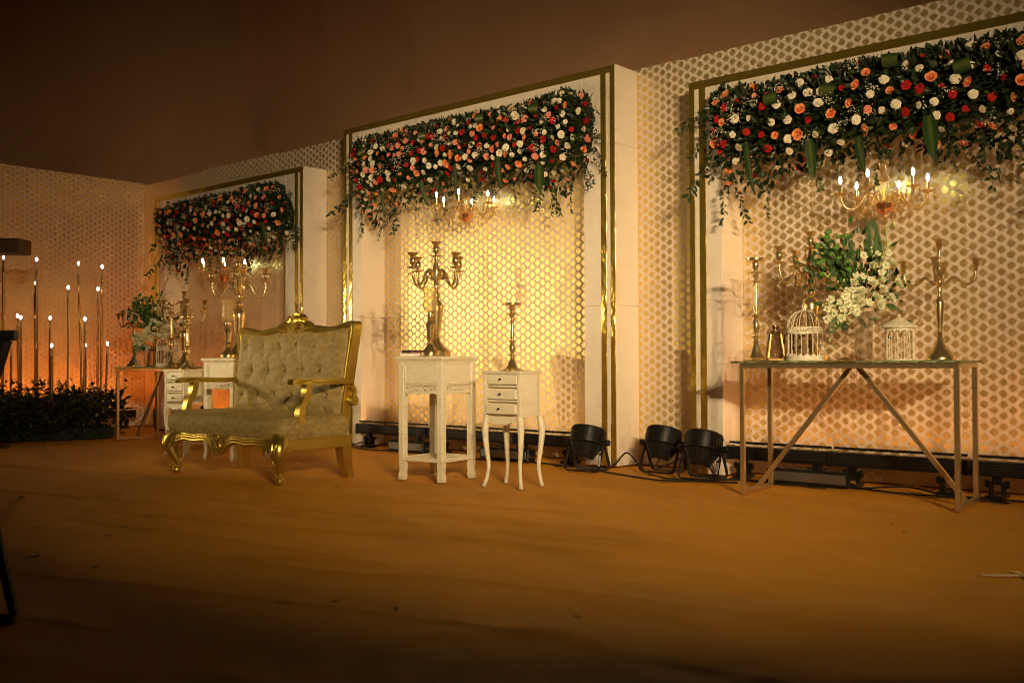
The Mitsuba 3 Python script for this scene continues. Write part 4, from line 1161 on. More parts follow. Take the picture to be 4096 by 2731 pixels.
def cabinet(open3):
    k = Kit()
    W = 'distressed_white_wood'

    def plan(w, d, rr, off=0.0):
        p = sbox(-w, -d, w, d)
        back = p.buffer(-rr).buffer(rr, 12).union(sbox(-w, -d, w, -d + rr * 0.2))
        return back.buffer(off) if off else back
    body = plan(0.152, 0.125, 0.09).union(sbox(-0.152, -0.125, 0.152, -0.02))
    shell = mv(prism(body.difference(sbox(-0.122, -0.2, 0.122, -0.095)), 0.268), z=0.452)
    b = k.add('body', shell, W, 30)
    k.add('top', cat([mv(prism(body.buffer(0.016, 8), 0.010), z=0.7285), mv(prism(body.buffer(0.009, 8), 0.008), z=0.7203)]), W, 30)
    for i, z in enumerate((0.655, 0.562, 0.470)):
        o = 0.016 if (i == 2 and open3) else 0.004 * (i == 1)
        d = k.add('drawer', cat([box(-0.118, 0.118, -0.128 - o, -0.098 - o, z, z + 0.062, 0.003), box(-0.113, 0.113, -0.0975 - o, -0.06, z + 0.004, z + 0.05)]), W, 30)
        k.add('knob', mv(lathe([(0.0005, 0), (0.004, 0), (0.004, 0.008), (0.0075, 0.012), (0.006, 0.018), (0.0005, 0.019)], 10), -0.005, -0.128 - o, z + 0.033, rx=90), 'black_metal' if not open3 or i < 2 else 'black_metal', 30, d)
    k.add('drawer_gap', box(-0.121, 0.121, -0.0945, -0.090, 0.455, 0.7195), 'dark_gap', False)
    for z in (0.6385, 0.546):
        k.add('rail', box(-0.1215, 0.1215, -0.127, -0.096, z, z + 0.011, 0.002), W, 30)
    xs = np.linspace(-0.125, 0.125, 50)
    ap = Polygon([(x, 0.452) for x in xs[::-1]] + [(x, 0.422 - 0.010 * abs(math.sin(x * 42)) - 0.014 * math.exp(-(x / 0.05) ** 2)) for x in xs])
    k.add('apron', prism_xz(ap, -0.124, -0.106), W, 30)
    for s in (-1, 1):
        k.add('corner_moulding', cat([box(s * 0.137 - 0.012, s * 0.137 + 0.012, -0.129, -0.1255, 0.455, 0.718, 0.002)] + [mv(lathe([(0.0005, -0.003), (0.006, -0.002), (0.0005, 0.003)], 8), s * 0.137, -0.130, z, rx=90) for z in np.arange(0.56, 0.70, 0.016)]), W, 30, b)
    for sx, sy, fx, fy in ((-1, -1, -0.022, -0.012), (1, -1, 0.016, -0.012), (-1, 1, -0.012, 0.0), (1, 1, 0.016, 0.004)):
        x, y = sx * 0.132, sy * 0.108 if sy < 0 else 0.095
        p = smooth_path([(x, y, 0.455), (x + sx * 0.012, y + sy * 0.008, 0.36), (x + sx * 0.004, y + sy * 0.002, 0.24), (x - sx * 0.006, y - sy * 0.004, 0.14), (x + fx * 0.2, y + fy * 0.2, 0.06), (x + fx, y + fy, 0.008)], 6)
        k.add('leg', tube(p, [0.020, 0.022, 0.018, 0.014, 0.0125, 0.0125, 0.015], 8), W, 45)
    return k


GC = 'slender white drawer cabinets'
spawn(cabinet(True), 'drawer_cabinet', 'slender white cabinet with three drawers, right of the square stand', 'cabinet', at(-4.175, -1.625, 0, 3), GC)
spawn(cabinet(False), 'drawer_cabinet', 'slender white cabinet with three drawers, left of the settee', 'cabinet', at(-7.64, -1.87, 0, 2), GC)


# ------------------------------------------------------------------ console tables
def console(H):
    k = Kit()
    L, D, t = 1.225, 0.45, 0.0275
    z1 = H - 0.014
    x0, x1, y0, y1 = -L / 2, L / 2, -D / 2, D / 2
    k.add('glass_top', box(x0 - 0.045, x1 + 0.02, y0 - 0.02, y1 + 0.02, H - 0.012, H, 0.0015), 'table_glass', False)
    k.add('top_frame', cat([box(x0, x1, y0, y0 + t, z1 - t, z1, 0.002), box(x0, x1, y1 - t, y1, z1 - t, z1, 0.002), box(x0, x0 + t, y0 + t, y1 - t, z1 - t + .001, z1 - .001, 0.002), box(x1 - t, x1, y0 + t, y1 - t, z1 - t + .001, z1 - .001, 0.002)]), 'champagne_metal', False)
    for x in (x0, x1 - t):
        for y in (y0, y1 - t):
            k.add('leg', box(x, x + t, y, y + t, 0.008, z1 - t, 0.002), 'champagne_metal', False)
        k.add('floor_bar', box(x + .001, x + t - .001, y0 + t, y1 - t, 0.008, 0.008 + t, 0.002), 'champagne_metal', False)
    for s in (-1, 1):
        k.add('diagonal_brace', tube([(s * 0.012, 0, z1 - t * 0.4), (s * (L / 2 - t * 0.6), 0, 0.03)], t * 0.46, 4, square=True), 'champagne_metal', False)
    k.add('centre_bar', box(-0.03, 0.03, y0 + t, y1 - t, z1 - t * 0.6, z1 - 0.002, 0.002), 'champagne_metal', False)
    return k


RT, LT = (-2.294, -0.784, 4.5), (-9.185, -1.225, -5)
spawn(console(0.797), 'console_table', 'gold framed console table with green edged glass top at right', 'table', at(RT[0], RT[1], 0, RT[2]), 'glass console tables')
spawn(console(0.757), 'console_table', 'gold framed glass console table at left, beside the hedge', 'table', at(LT[0], LT[1], 0, LT[2]), 'glass console tables')


# ------------------------------------------------------------------ metal candelabra, candlesticks, hurricane lamps
def crystal_pair(k, par, R, z, r, n, drop):
    for q in range(n):
        k.put('crystal_drop', drop, R.rotate([0, 0, 1], 360 * q / n + 15).translate([r, 0, z]), par)


DROP = mikit.ply(cat([mv(lathe([(0.0005, -0.052), (0.004, -0.044), (0.0045, -0.036), (0.0005, -0.02)], 6)), mv(trimesh.creation.icosphere(subdivisions=0, radius=0.005), z=-0.012), mv(trimesh.creation.icosphere(subdivisions=0, radius=0.003), z=-0.003)]), 'crystal', False)
CUP = mikit.ply(cat([lathe([(0.006, -0.012), (0.041, -0.004), (0.043, 0.0), (0.030, 0.002), (0.008, 0.004), (0.009, 0.012), (0.020, 0.024), (0.0265, 0.040), (0.022, 0.054), (0.016, 0.064), (0.019, 0.076), (0.037, 0.092), (0.038, 0.096), (0.030, 0.095), (0.013, 0.078), (0.012, 0.055), (0.0005, 0.05)], 20)]), 'polished_brass', 40)


def ornate_candelabra():
    k = Kit()
    k.add('column', lathe([(0.0005, 0.0), (0.098, 0.0), (0.099, 0.034), (0.093, 0.040), (0.086, 0.042), (0.058, 0.064), (0.034, 0.098), (0.022, 0.125), (0.027, 0.133), (0.015, 0.142), (0.020, 0.156), (0.014, 0.166), (0.030, 0.178), (0.034, 0.21), (0.044, 0.30), (0.049, 0.335), (0.040, 0.365), (0.020, 0.385), (0.016, 0.392), (0.026, 0.402), (0.028, 0.418), (0.014, 0.44), (0.013, 0.455), (0.026, 0.468), (0.026, 0.482), (0.014, 0.496), (0.018, 0.510), (0.027, 0.530), (0.029, 0.565), (0.027, 0.592), (0.017, 0.62), (0.011, 0.668), (0.012, 0.682)], 28), 'polished_brass', 40)
    c = k.put('candle_cup', CUP, T().translate([0, 0, 0.684]))
    crystal_pair(k, c, T(), 0.682, 0.040, 4, DROP)
    arm = tube(smooth_path([(0.018, 0, 0.525), (0.03, 0, 0.565), (0.055, 0, 0.582), (0.085, 0, 0.565), (0.112, 0, 0.512), (0.145, 0, 0.474), (0.178, 0, 0.482), (0.196, 0, 0.525), (0.202, 0, 0.582)], 6), [0.011, 0.010, 0.0105, 0.009, 0.0085, 0.009, 0.008], 8)
    curl = tube(smooth_path([(0.072, 0, 0.572), (0.075, 0, 0.545), (0.055, 0, 0.527), (0.036, 0, 0.54), (0.042, 0, 0.556), (0.054, 0, 0.553)], 5), [0.006, 0.007, 0.007, 0.005], 7)
    bud = cat([mv(trimesh.creation.icosphere(subdivisions=1, radius=0.011), 0.112, 0, 0.512), mv(trimesh.creation.icosphere(subdivisions=1, radius=0.010), 0.150, 0, 0.472), mv(trimesh.creation.icosphere(subdivisions=1, radius=0.010), 0.202, 0, 0.56)])
    ad = mikit.ply(cat([arm, curl, bud]), 'polished_brass', 45)
    for q in range(4):
        R = T().rotate([0, 0, 1], 90 * q)
        p = k.put('arm', ad, R)
        R2 = R.translate([0.202, 0, 0])
        k.put('candle_cup', CUP, R2.translate([0, 0, 0.594]), p)
        crystal_pair(k, p, R2, 0.590, 0.040, 3, DROP)
    return k


def plain_candelabra():
    k = Kit()
    k.add('column', lathe([(0.0005, 0.0), (0.078, 0.0), (0.080, 0.010), (0.074, 0.028), (0.058, 0.048), (0.036, 0.072), (0.021, 0.10), (0.013, 0.122), (0.018, 0.132), (0.012, 0.142), (0.016, 0.152), (0.0115, 0.165), (0.017, 0.20), (0.022, 0.255), (0.0255, 0.308), (0.023, 0.328), (0.011, 0.342), (0.015, 0.354), (0.011, 0.366), (0.0165, 0.386), (0.012, 0.404), (0.018, 0.416), (0.018, 0.436), (0.012, 0.448), (0.019, 0.462), (0.012, 0.478), (0.0185, 0.492), (0.0185, 0.508), (0.010, 0.53), (0.0085, 0.545), (0.0105, 0.60), (0.009, 0.602)], 24), 'polished_brass', 40)
    cup = mikit.ply(lathe([(0.006, -0.012), (0.012, -0.004), (0.008, 0.004), (0.016, 0.014), (0.0195, 0.024), (0.014, 0.036), (0.018, 0.042), (0.029, 0.054), (0.030, 0.057), (0.022, 0.056), (0.010, 0.04), (0.0005, 0.036)], 18), 'polished_brass', 40)
    k.put('candle_cup', cup, T().translate([0, 0, 0.606]))
    ad = mikit.ply(tube(smooth_path([(0.012, 0, 0.424), (0.030, 0, 0.416), (0.045, 0, 0.432), (0.068, 0, 0.452), (0.095, 0, 0.440), (0.125, 0, 0.414), (0.155, 0, 0.416), (0.176, 0, 0.445), (0.183, 0, 0.485)], 6), [0.009, 0.008, 0.008, 0.0075, 0.0075], 8), 'polished_brass', 45)
    for q in range(4):
        R = T().rotate([0, 0, 1], 90 * q)
        p = k.put('arm', ad, R)
        k.put('candle_cup', cup, R.translate([0.183, 0, 0.492]), p)
    return k


def candlestick(sz):
    k = Kit()
    P = [(0.0005, 0.0), (0.078, 0.0), (0.079, 0.006), (0.050, 0.016), (0.036, 0.036), (0.027, 0.065), (0.020, 0.09), (0.013, 0.108), (0.017, 0.118), (0.0115, 0.128), (0.018, 0.138), (0.031, 0.146), (0.014, 0.152), (0.012, 0.165), (0.020, 0.195), (0.0225, 0.215), (0.016, 0.24), (0.0115, 0.258), (0.018, 0.268), (0.033, 0.276), (0.014, 0.282), (0.012, 0.295), (0.0155, 0.32), (0.013, 0.40), (0.011, 0.445), (0.015, 0.46), (0.012, 0.472), (0.033, 0.478), (0.034, 0.481), (0.012, 0.486), (0.015, 0.505), (0.019, 0.522), (0.041, 0.532), (0.042, 0.535), (0.014, 0.540), (0.013, 0.552), (0.022, 0.572), (0.021, 0.592), (0.014, 0.602)]
    k.add('column', lathe([(r, z * sz if z > 0.02 else z) for r, z in P], 24), 'polished_brass', 40)
    top = 0.602 * sz
    k.add('plate', lathe([(0.0005, top), (0.054, top + 0.001), (0.058, top + 0.004), (0.059, top + 0.018), (0.0565, top + 0.018), (0.0555, top + 0.006), (0.0005, top + 0.005)], 28), 'polished_brass', 30)
    crystal_pair(k, None, T(), 0.533 * sz, 0.040, 4, DROP)
    return k


def hurricane():
    k = Kit()
    k.add('column', lathe([(0.0005, 0), (0.058, 0), (0.062, 0.004), (0.062, 0.026), (0.056, 0.032), (0.042, 0.044), (0.028, 0.066), (0.018, 0.082), (0.023, 0.09), (0.014, 0.1), (0.024, 0.108), (0.026, 0.116), (0.020, 0.124), (0.024, 0.13), (0.027, 0.18), (0.032, 0.205), (0.033, 0.212), (0.022, 0.226), (0.015, 0.238), (0.022, 0.248), (0.015, 0.258), (0.024, 0.268), (0.022, 0.288), (0.0005, 0.289)], 24), 'polished_brass', 40)
    prof = smooth_path([(0.014, 0, 0.290), (0.036, 0, 0.300), (0.049, 0, 0.33), (0.046, 0, 0.375), (0.042, 0, 0.41), (0.047, 0, 0.445), (0.055, 0, 0.468)], 4)
    m = lathe([(p[0], p[2]) for p in prof], 32)
    a = np.arctan2(m.vertices[:, 1], m.vertices[:, 0])
    k.add('glass_shade', m, 'crackle_glass', True, uv=np.stack([a / (2 * np.pi) + 0.5, (m.vertices[:, 2] - 0.28) / 0.2], 1))
    return k


OC, PC, HU = ornate_candelabra(), plain_candelabra(), hurricane()
GO, GP, GK, GH = 'ornate five cup candelabra with crystal drops', 'plain five cup candelabra', 'candlesticks with a flat plate on top', 'candle holders with a crackle glass shade'
CA = 41.2
spawn(OC, 'candelabra', 'ornate gold candelabra on the square stand, before the yellow recess', 'candelabra', at(-4.835, -1.67, 0.836, CA + 44), GO)
spawn(OC, 'candelabra', 'ornate gold candelabra on the half hidden stand, in front of the far left chandelier', 'candelabra', at(-7.07, -1.745, 0.836, CA + 8, 1.06), GO)
spawn(HU, 'hurricane_lamp', 'gold candle holder with crackle glass shade on the square stand', 'candle holder', at(-4.795, -1.765, 0.836), GH)
spawn(HU, 'hurricane_lamp', 'gold candle holder with glass shade on the half hidden stand', 'candle holder', at(-7.05, -1.86, 0.836), GH)
spawn(candlestick(0.69), 'candlestick', 'gold candlestick with a flat plate, on the drawer cabinet right of the stand', 'candlestick', at(-4.185, -1.63, 0.74), GK)
spawn(candlestick(0.72), 'candlestick', 'gold candlestick with a flat plate, on the drawer cabinet left of the settee', 'candlestick', at(-7.66, -1.86, 0.74), GK)
ZR, ZL = 0.7985, 0.7585


def on_table(tb, lx, ly):
    c, s = math.cos(math.radians(tb[2])), math.sin(math.radians(tb[2]))
    return tb[0] + lx * c - ly * s, tb[1] + lx * s + ly * c


def put(kit, name, label, category, tb, lx, ly, rz=0, group=None, s=1.0):
    x, y = on_table(tb, lx, ly)
    return spawn(kit, name, label, category, at(x, y, ZR if tb is RT else ZL, rz, s), group)


CS1 = candlestick(1.0)
put(CS1, 'candlestick', 'tall gold candlestick with a flat plate, at the left end of the right glass table', 'candlestick', RT, -0.557, -0.10, 0, GK)
put(OC, 'candelabra', 'ornate gold candelabra on the right glass table, partly behind the white bouquet', 'candelabra', RT, -0.299, 0.12, CA + 10, GO)
put(PC, 'candelabra', 'plain gold candelabra at the right end of the right glass table', 'candelabra', RT, 0.472, -0.02, CA + 60, GP)
put(PC, 'candelabra', 'plain gold candelabra at the left end of the far left glass table', 'candelabra', LT, -0.46, -0.10, CA + 75, GP)
put(OC, 'candelabra', 'ornate gold candelabra on the far left glass table, behind the drawer cabinet', 'candelabra', LT, 0.28, 0.09, CA + 25, GO, 0.95)
put(CS1, 'candlestick', 'gold candlestick on the far left glass table, beside its candelabra', 'candlestick', LT, 0.36, -0.08, 0, GK)


# ------------------------------------------------------------------ lanterns, birdcages, gazebos
def lantern():
    k = Kit()
    b, t, h = 0.048, 0.028, 0.145
    k.add('base', cat([box(-0.052, 0.052, -0.052, 0.052, 0, 0.008, 0.002), box(-0.048, 0.048, -0.048, 0.048, 0.0085, 0.016, 0.002)]), 'aged_brass', 30)
    for sx in (-1, 1):
        for sy in (-1, 1):
            k.add('corner_post', tube([(sx * b, sy * b, 0.016), (sx * t, sy * t, 0.016 + h)], 0.0042, 4, square=True), 'aged_brass', False)
    k.add('roof', cat([trimesh.convex.convex_hull(np.array([[sx * 0.034, sy * 0.034, 0.161] for sx in (-1, 1) for sy in (-1, 1)] + [[sx * 0.016, sy * 0.016, 0.182] for sx in (-1, 1) for sy in (-1, 1)])), lathe([(0.013, 0.182), (0.013, 0.193), (0.020, 0.199), (0.020, 0.212), (0.017, 0.212), (0.0005, 0.200)], 16)]), 'aged_brass', 30)
    for q in range(4):
        v = np.array([[-b + .004, -b, 0.02], [b - .004, -b, 0.02], [t - .003, -t, 0.158], [-t + .003, -t, 0.158]])
        k.add('pane', mv(trimesh.Trimesh(v, [[0, 1, 2], [0, 2, 3]], process=False), rz=90 * q), 'smoked_glass', False)
    a = np.linspace(0, np.pi, 16)
    k.add('handle', tube(np.stack([0.034 * np.cos(a), -0.034 * np.sin(a) * 0.9, 0.176 + 0.012 * np.cos(a) + 0.0 * a], 1), 0.0032, 7), 'aged_brass', 40)
    k.add('latch', box(0.045, 0.052, -0.008, 0.008, 0.078, 0.092, 0.002), 'aged_brass', 30)
    return k


def birdcage():
    k = Kit()
    R, C = 0.102, 'cream_metal'
    k.add('base', lathe([(0.0005, 0.0), (0.110, 0.0), (0.110, 0.006), (0.106, 0.010), (0.106, 0.020), (0.0005, 0.018)], 36), C, 30)
    a = np.linspace(0, 2 * np.pi, 36 * 4, endpoint=False)

    def ring(fn0, fn1, r0, r1):
        v, f = [], []
        n = len(a)
        for i, t in enumerate(a):
            v += [[r0 * math.cos(t), r0 * math.sin(t), fn0(t)], [r0 * math.cos(t), r0 * math.sin(t), fn1(t)], [r1 * math.cos(t), r1 * math.sin(t), fn0(t)], [r1 * math.cos(t), r1 * math.sin(t), fn1(t)]]
        for i in range(n):
            p, q = 4 * i, 4 * ((i + 1) % n)
            f += [[p, q, q + 1], [p, q + 1, p + 1], [p + 2, q + 3, q + 2], [p + 2, p + 3, q + 3], [p + 1, q + 1, q + 3], [p + 1, q + 3, p + 3]]
        return trimesh.Trimesh(v, f, process=False)
    k.add('crown_edge', ring(lambda t: 0.019, lambda t: 0.026 + 0.014 * abs(math.cos(t * 9)) ** 1.5, 0.108, 0.106), C, 30)
    # pierced band: two hoops and a row of little rings
    bd = [ring(lambda t: 0.190, lambda t: 0.196, R + 0.003, R), ring(lambda t: 0.160, lambda t: 0.166, R + 0.003, R)]
    for i in range(30):
        t = 2 * np.pi * i / 30
        b = np.linspace(0, 2 * np.pi, 11)
        for r_, zc in ((0.009, 0.178),):
            bd.append(tube(np.stack([R * np.cos(t + r_ / R * np.cos(b)), R * np.sin(t + r_ / R * np.cos(b)), zc + r_ * 1.15 * np.sin(b)], 1), 0.0021, 5))
        bd.append(mv(trimesh.creation.icosphere(subdivisions=0, radius=0.0042), R * math.cos(t), R * math.sin(t), 0.178))
    k.add('pierced_band', cat(bd), C, 40)
    for i in range(20):
        t = 2 * np.pi * (i + 0.5) / 20
        k.put('wire', WIRE_D, T().rotate([0, 0, 1], math.degrees(t)))
    for i in range(16):
        t = 2 * np.pi * (i + 0.5) / 16
        k.put('dome_wire', DOME_D, T().rotate([0, 0, 1], math.degrees(t)))
    b = np.linspace(0, 2 * np.pi, 17)
    k.add('hanging_ring', cat([tube(np.stack([0.015 * np.cos(b), 0 * b, 0.318 + 0.015 * np.sin(b)], 1), 0.0024, 6), lathe([(0.0005, 0.293), (0.014, 0.294), (0.008, 0.302), (0.0005, 0.305)], 12)]), C, 40)
    wing = Polygon([(0, 0.012), (0.006, 0.016), (0.020, 0.032), (0.031, 0.034), (0.029, 0.018), (0.021, 0.006), (0.024, -0.006), (0.016, -0.016), (0.006, -0.008), (0, -0.012)])
    hole = unary_union([Point(0.019, 0.021).buffer(0.0035), Point(0.012, 0.010).buffer(0.0028), Point(0.015, -0.005).buffer(0.0028)])
    w = wing.difference(hole)
    bf = unary_union([w, affinity.scale(w, -1, 1, origin=(0, 0)), sbox(-0.002, -0.014, 0.002, 0.016)])
    k.add('butterfly', mv(mv(prism_xz(bf, -0.001, 0.001), y=-0.106, z=0.072), rz=50), C, False)
    return k


WIRE_D = mikit.ply(tube([(0.102, 0, 0.018), (0.102, 0, 0.161)], 0.0023, 6), 'cream_metal', 50)
_a = np.linspace(0, np.pi / 2 - 0.1, 12)
DOME_D = mikit.ply(tube(np.stack([0.102 * np.cos(_a), 0 * _a, 0.194 + 0.103 * np.sin(_a)], 1), 0.0021, 6), 'cream_metal', 50)


def gazebo():
    k = Kit()
    C = 'cream_metal'
    roof = lathe([(0.0005, 0.262), (0.006, 0.258), (0.010, 0.250), (0.006, 0.246), (0.016, 0.240), (0.040, 0.224), (0.068, 0.208), (0.088, 0.198), (0.098, 0.190), (0.098, 0.184), (0.085, 0.182), (0.0005, 0.184)], 48)
    a = np.arctan2(roof.vertices[:, 1], roof.vertices[:, 0])
    rr = np.hypot(roof.vertices[:, 0], roof.vertices[:, 1])
    roof.vertices[:, 2] += 0.0022 * np.cos(a * 16) * np.clip((rr - 0.02) / 0.05, 0, 1) * (rr < 0.09) * (roof.vertices[:, 2] > 0.19)
    k.add('roof', roof, C, 50)
    k.add('base', lathe([(0.0005, 0), (0.082, 0), (0.082, 0.008), (0.0005, 0.010)], 36), C, 30)
    k.add('collar', lathe([(0.071, 0.170), (0.078, 0.170), (0.078, 0.1815), (0.071, 0.1815)], 36), C, 30)
    post = mikit.ply(tube([(0.075, 0, 0.008), (0.075, 0, 0.171)], 0.0026, 6), C, 50)
    den = mikit.ply(cat([mv(prism(Polygon([(-0.010, 0.012), (0.010, 0.012), (0.008, 0.002), (0.003, 0.004), (0, -0.008), (-0.003, 0.004), (-0.008, 0.002)]), 0.002), 0.075, 0, 0.160, rx=90, rz=90)]), C, False)
    for i in range(14):
        k.put('post', post, T().rotate([0, 0, 1], 360 * i / 14))
        k.put('pendant', den, T().rotate([0, 0, 1], 360 * (i + 0.5) / 14))
    return k


def driftwood():
    k = Kit()
    body = tube(smooth_path([(0.0, 0, 0.0), (-0.004, 0, 0.05), (0.004, 0, 0.09), (0.0, 0, 0.125), (0.01, 0, 0.142)], 8), [0.030, 0.024, 0.023, 0.026, 0.022], 14)
    beak = tube(smooth_path([(0.0, 0, 0.108), (-0.025, 0, 0.106), (-0.045, 0, 0.092), (-0.072, 0, 0.088)], 6), [0.024, 0.020, 0.011, 0.003], 10)
    stub = tube(smooth_path([(0.01, 0, 0.03), (0.04, 0, 0.022), (0.055, 0, 0.006)], 5), [0.02, 0.015, 0.009], 10)
    m = cat([body, beak, stub])
    m.vertices += 0.004 * (meshkit.noise(m.vertices * 90, 3)[:, None] - 0.5)
    k.add('log', m, 'driftwood_bark', 50)
    return k


LAN, CAG, GAZ, DRI = lantern(), birdcage(), gazebo(), driftwood()
put(LAN, 'lantern', 'small gold lantern with sloping glass panes, left of the white birdcage', 'lantern', RT, -0.445, -0.08, CA - 6, 'small gold lanterns')
put(LAN, 'lantern', 'small gold lantern almost hidden behind the right birdcage', 'lantern', RT, -0.40, 0.07, CA + 20, 'small gold lanterns')
put(LAN, 'lantern', 'small gold lantern on the far left glass table, below the bouquet', 'lantern', LT, 0.02, -0.12, CA + 10, 'small gold lanterns')
put(CAG, 'birdcage', 'white domed wire birdcage with a butterfly, left of the white bouquet', 'birdcage', RT, -0.262, -0.085, CA, 'white wire birdcages')
put(CAG, 'birdcage', 'white domed wire birdcage on the far left glass table', 'birdcage', LT, 0.16, -0.03, CA + 30, 'white wire birdcages')
put(DRI, 'driftwood', 'brown driftwood piece with a pointed stub inside the right birdcage', 'driftwood', RT, -0.272, -0.075, CA, 'driftwood pieces in the birdcages')
put(DRI, 'driftwood', 'brown driftwood piece inside the far left birdcage', 'driftwood', LT, 0.17, -0.02, CA + 60, 'driftwood pieces in the birdcages')
put(GAZ, 'gazebo_lantern', 'white round lantern with a ribbed roof on thin posts, right of the bouquet', 'lantern', RT, 0.252, 0.0, 0, 'white roofed gazebo lanterns')
put(GAZ, 'gazebo_lantern', 'white roofed round lantern on the far left glass table, under the bouquet', 'lantern', LT, -0.32, -0.06, 0, 'white roofed gazebo lanterns')


# ------------------------------------------------------------------ vases and bouquets
def vase():
    k = Kit()
    g = lathe([(0.0005, 0.0), (0.050, 0.0), (0.0505, 0.28)], 36)
    k.add('glass_wall', g, 'vase_glass', 40)
    k.add('glass_rim', lathe([(0.0485, 0.2805), (0.051, 0.2805), (0.051, 0.2835), (0.0485, 0.2835), (0.0485, 0.2805)], 36), 'crystal', 40)
    w = lathe([(0.0005, 0.010), (0.046, 0.010)] + [(0.0475, z) for z in np.linspace(0.012, 0.168, 24)] + [(0.046, 0.170), (0.0005, 0.170)], 40)
    rr = np.hypot(w.vertices[:, 0], w.vertices[:, 1])
    nz = meshkit.noise(w.vertices * np.array([70, 70, 60]), 2)
    w.vertices[:, :2] *= (1 - 0.05 * nz * (rr > 0.03))[:, None]
    k.add('water', w, 'vase_water', 40)
    return k


def frond(base, tip, up, n, LL, r):
    base, tip = np.array(base, float), np.array(tip, float)
    ax = tip - base
    L = np.linalg.norm(ax)
    t = np.linspace(0, 1, 10)
    p = base + ax * t[:, None] + np.array(up) * (np.sin(t * np.pi) * L * 0.08)[:, None]
    P, D, N, S = [], [], [], []
    side = unit(np.cross(ax, up))
    for i in range(n):
        u = 0.08 + 0.9 * i / n
        c = np.array([np.interp(u, t, p[:, q]) for q in range(3)])
        for s in (-1, 1):
            P.append(c)
            D.append(unit(ax) * 0.85 + s * side * 0.9)
            N.append(up)
            S.append(LL * (1 - 0.55 * u) * (0.55 + 0.45 * min(1, u * 5)))
    return tube(p, [0.003, 0.001], 5), leaf_mesh(P, D, N, np.array(S), np.array(S) * 0.13, 0.15)


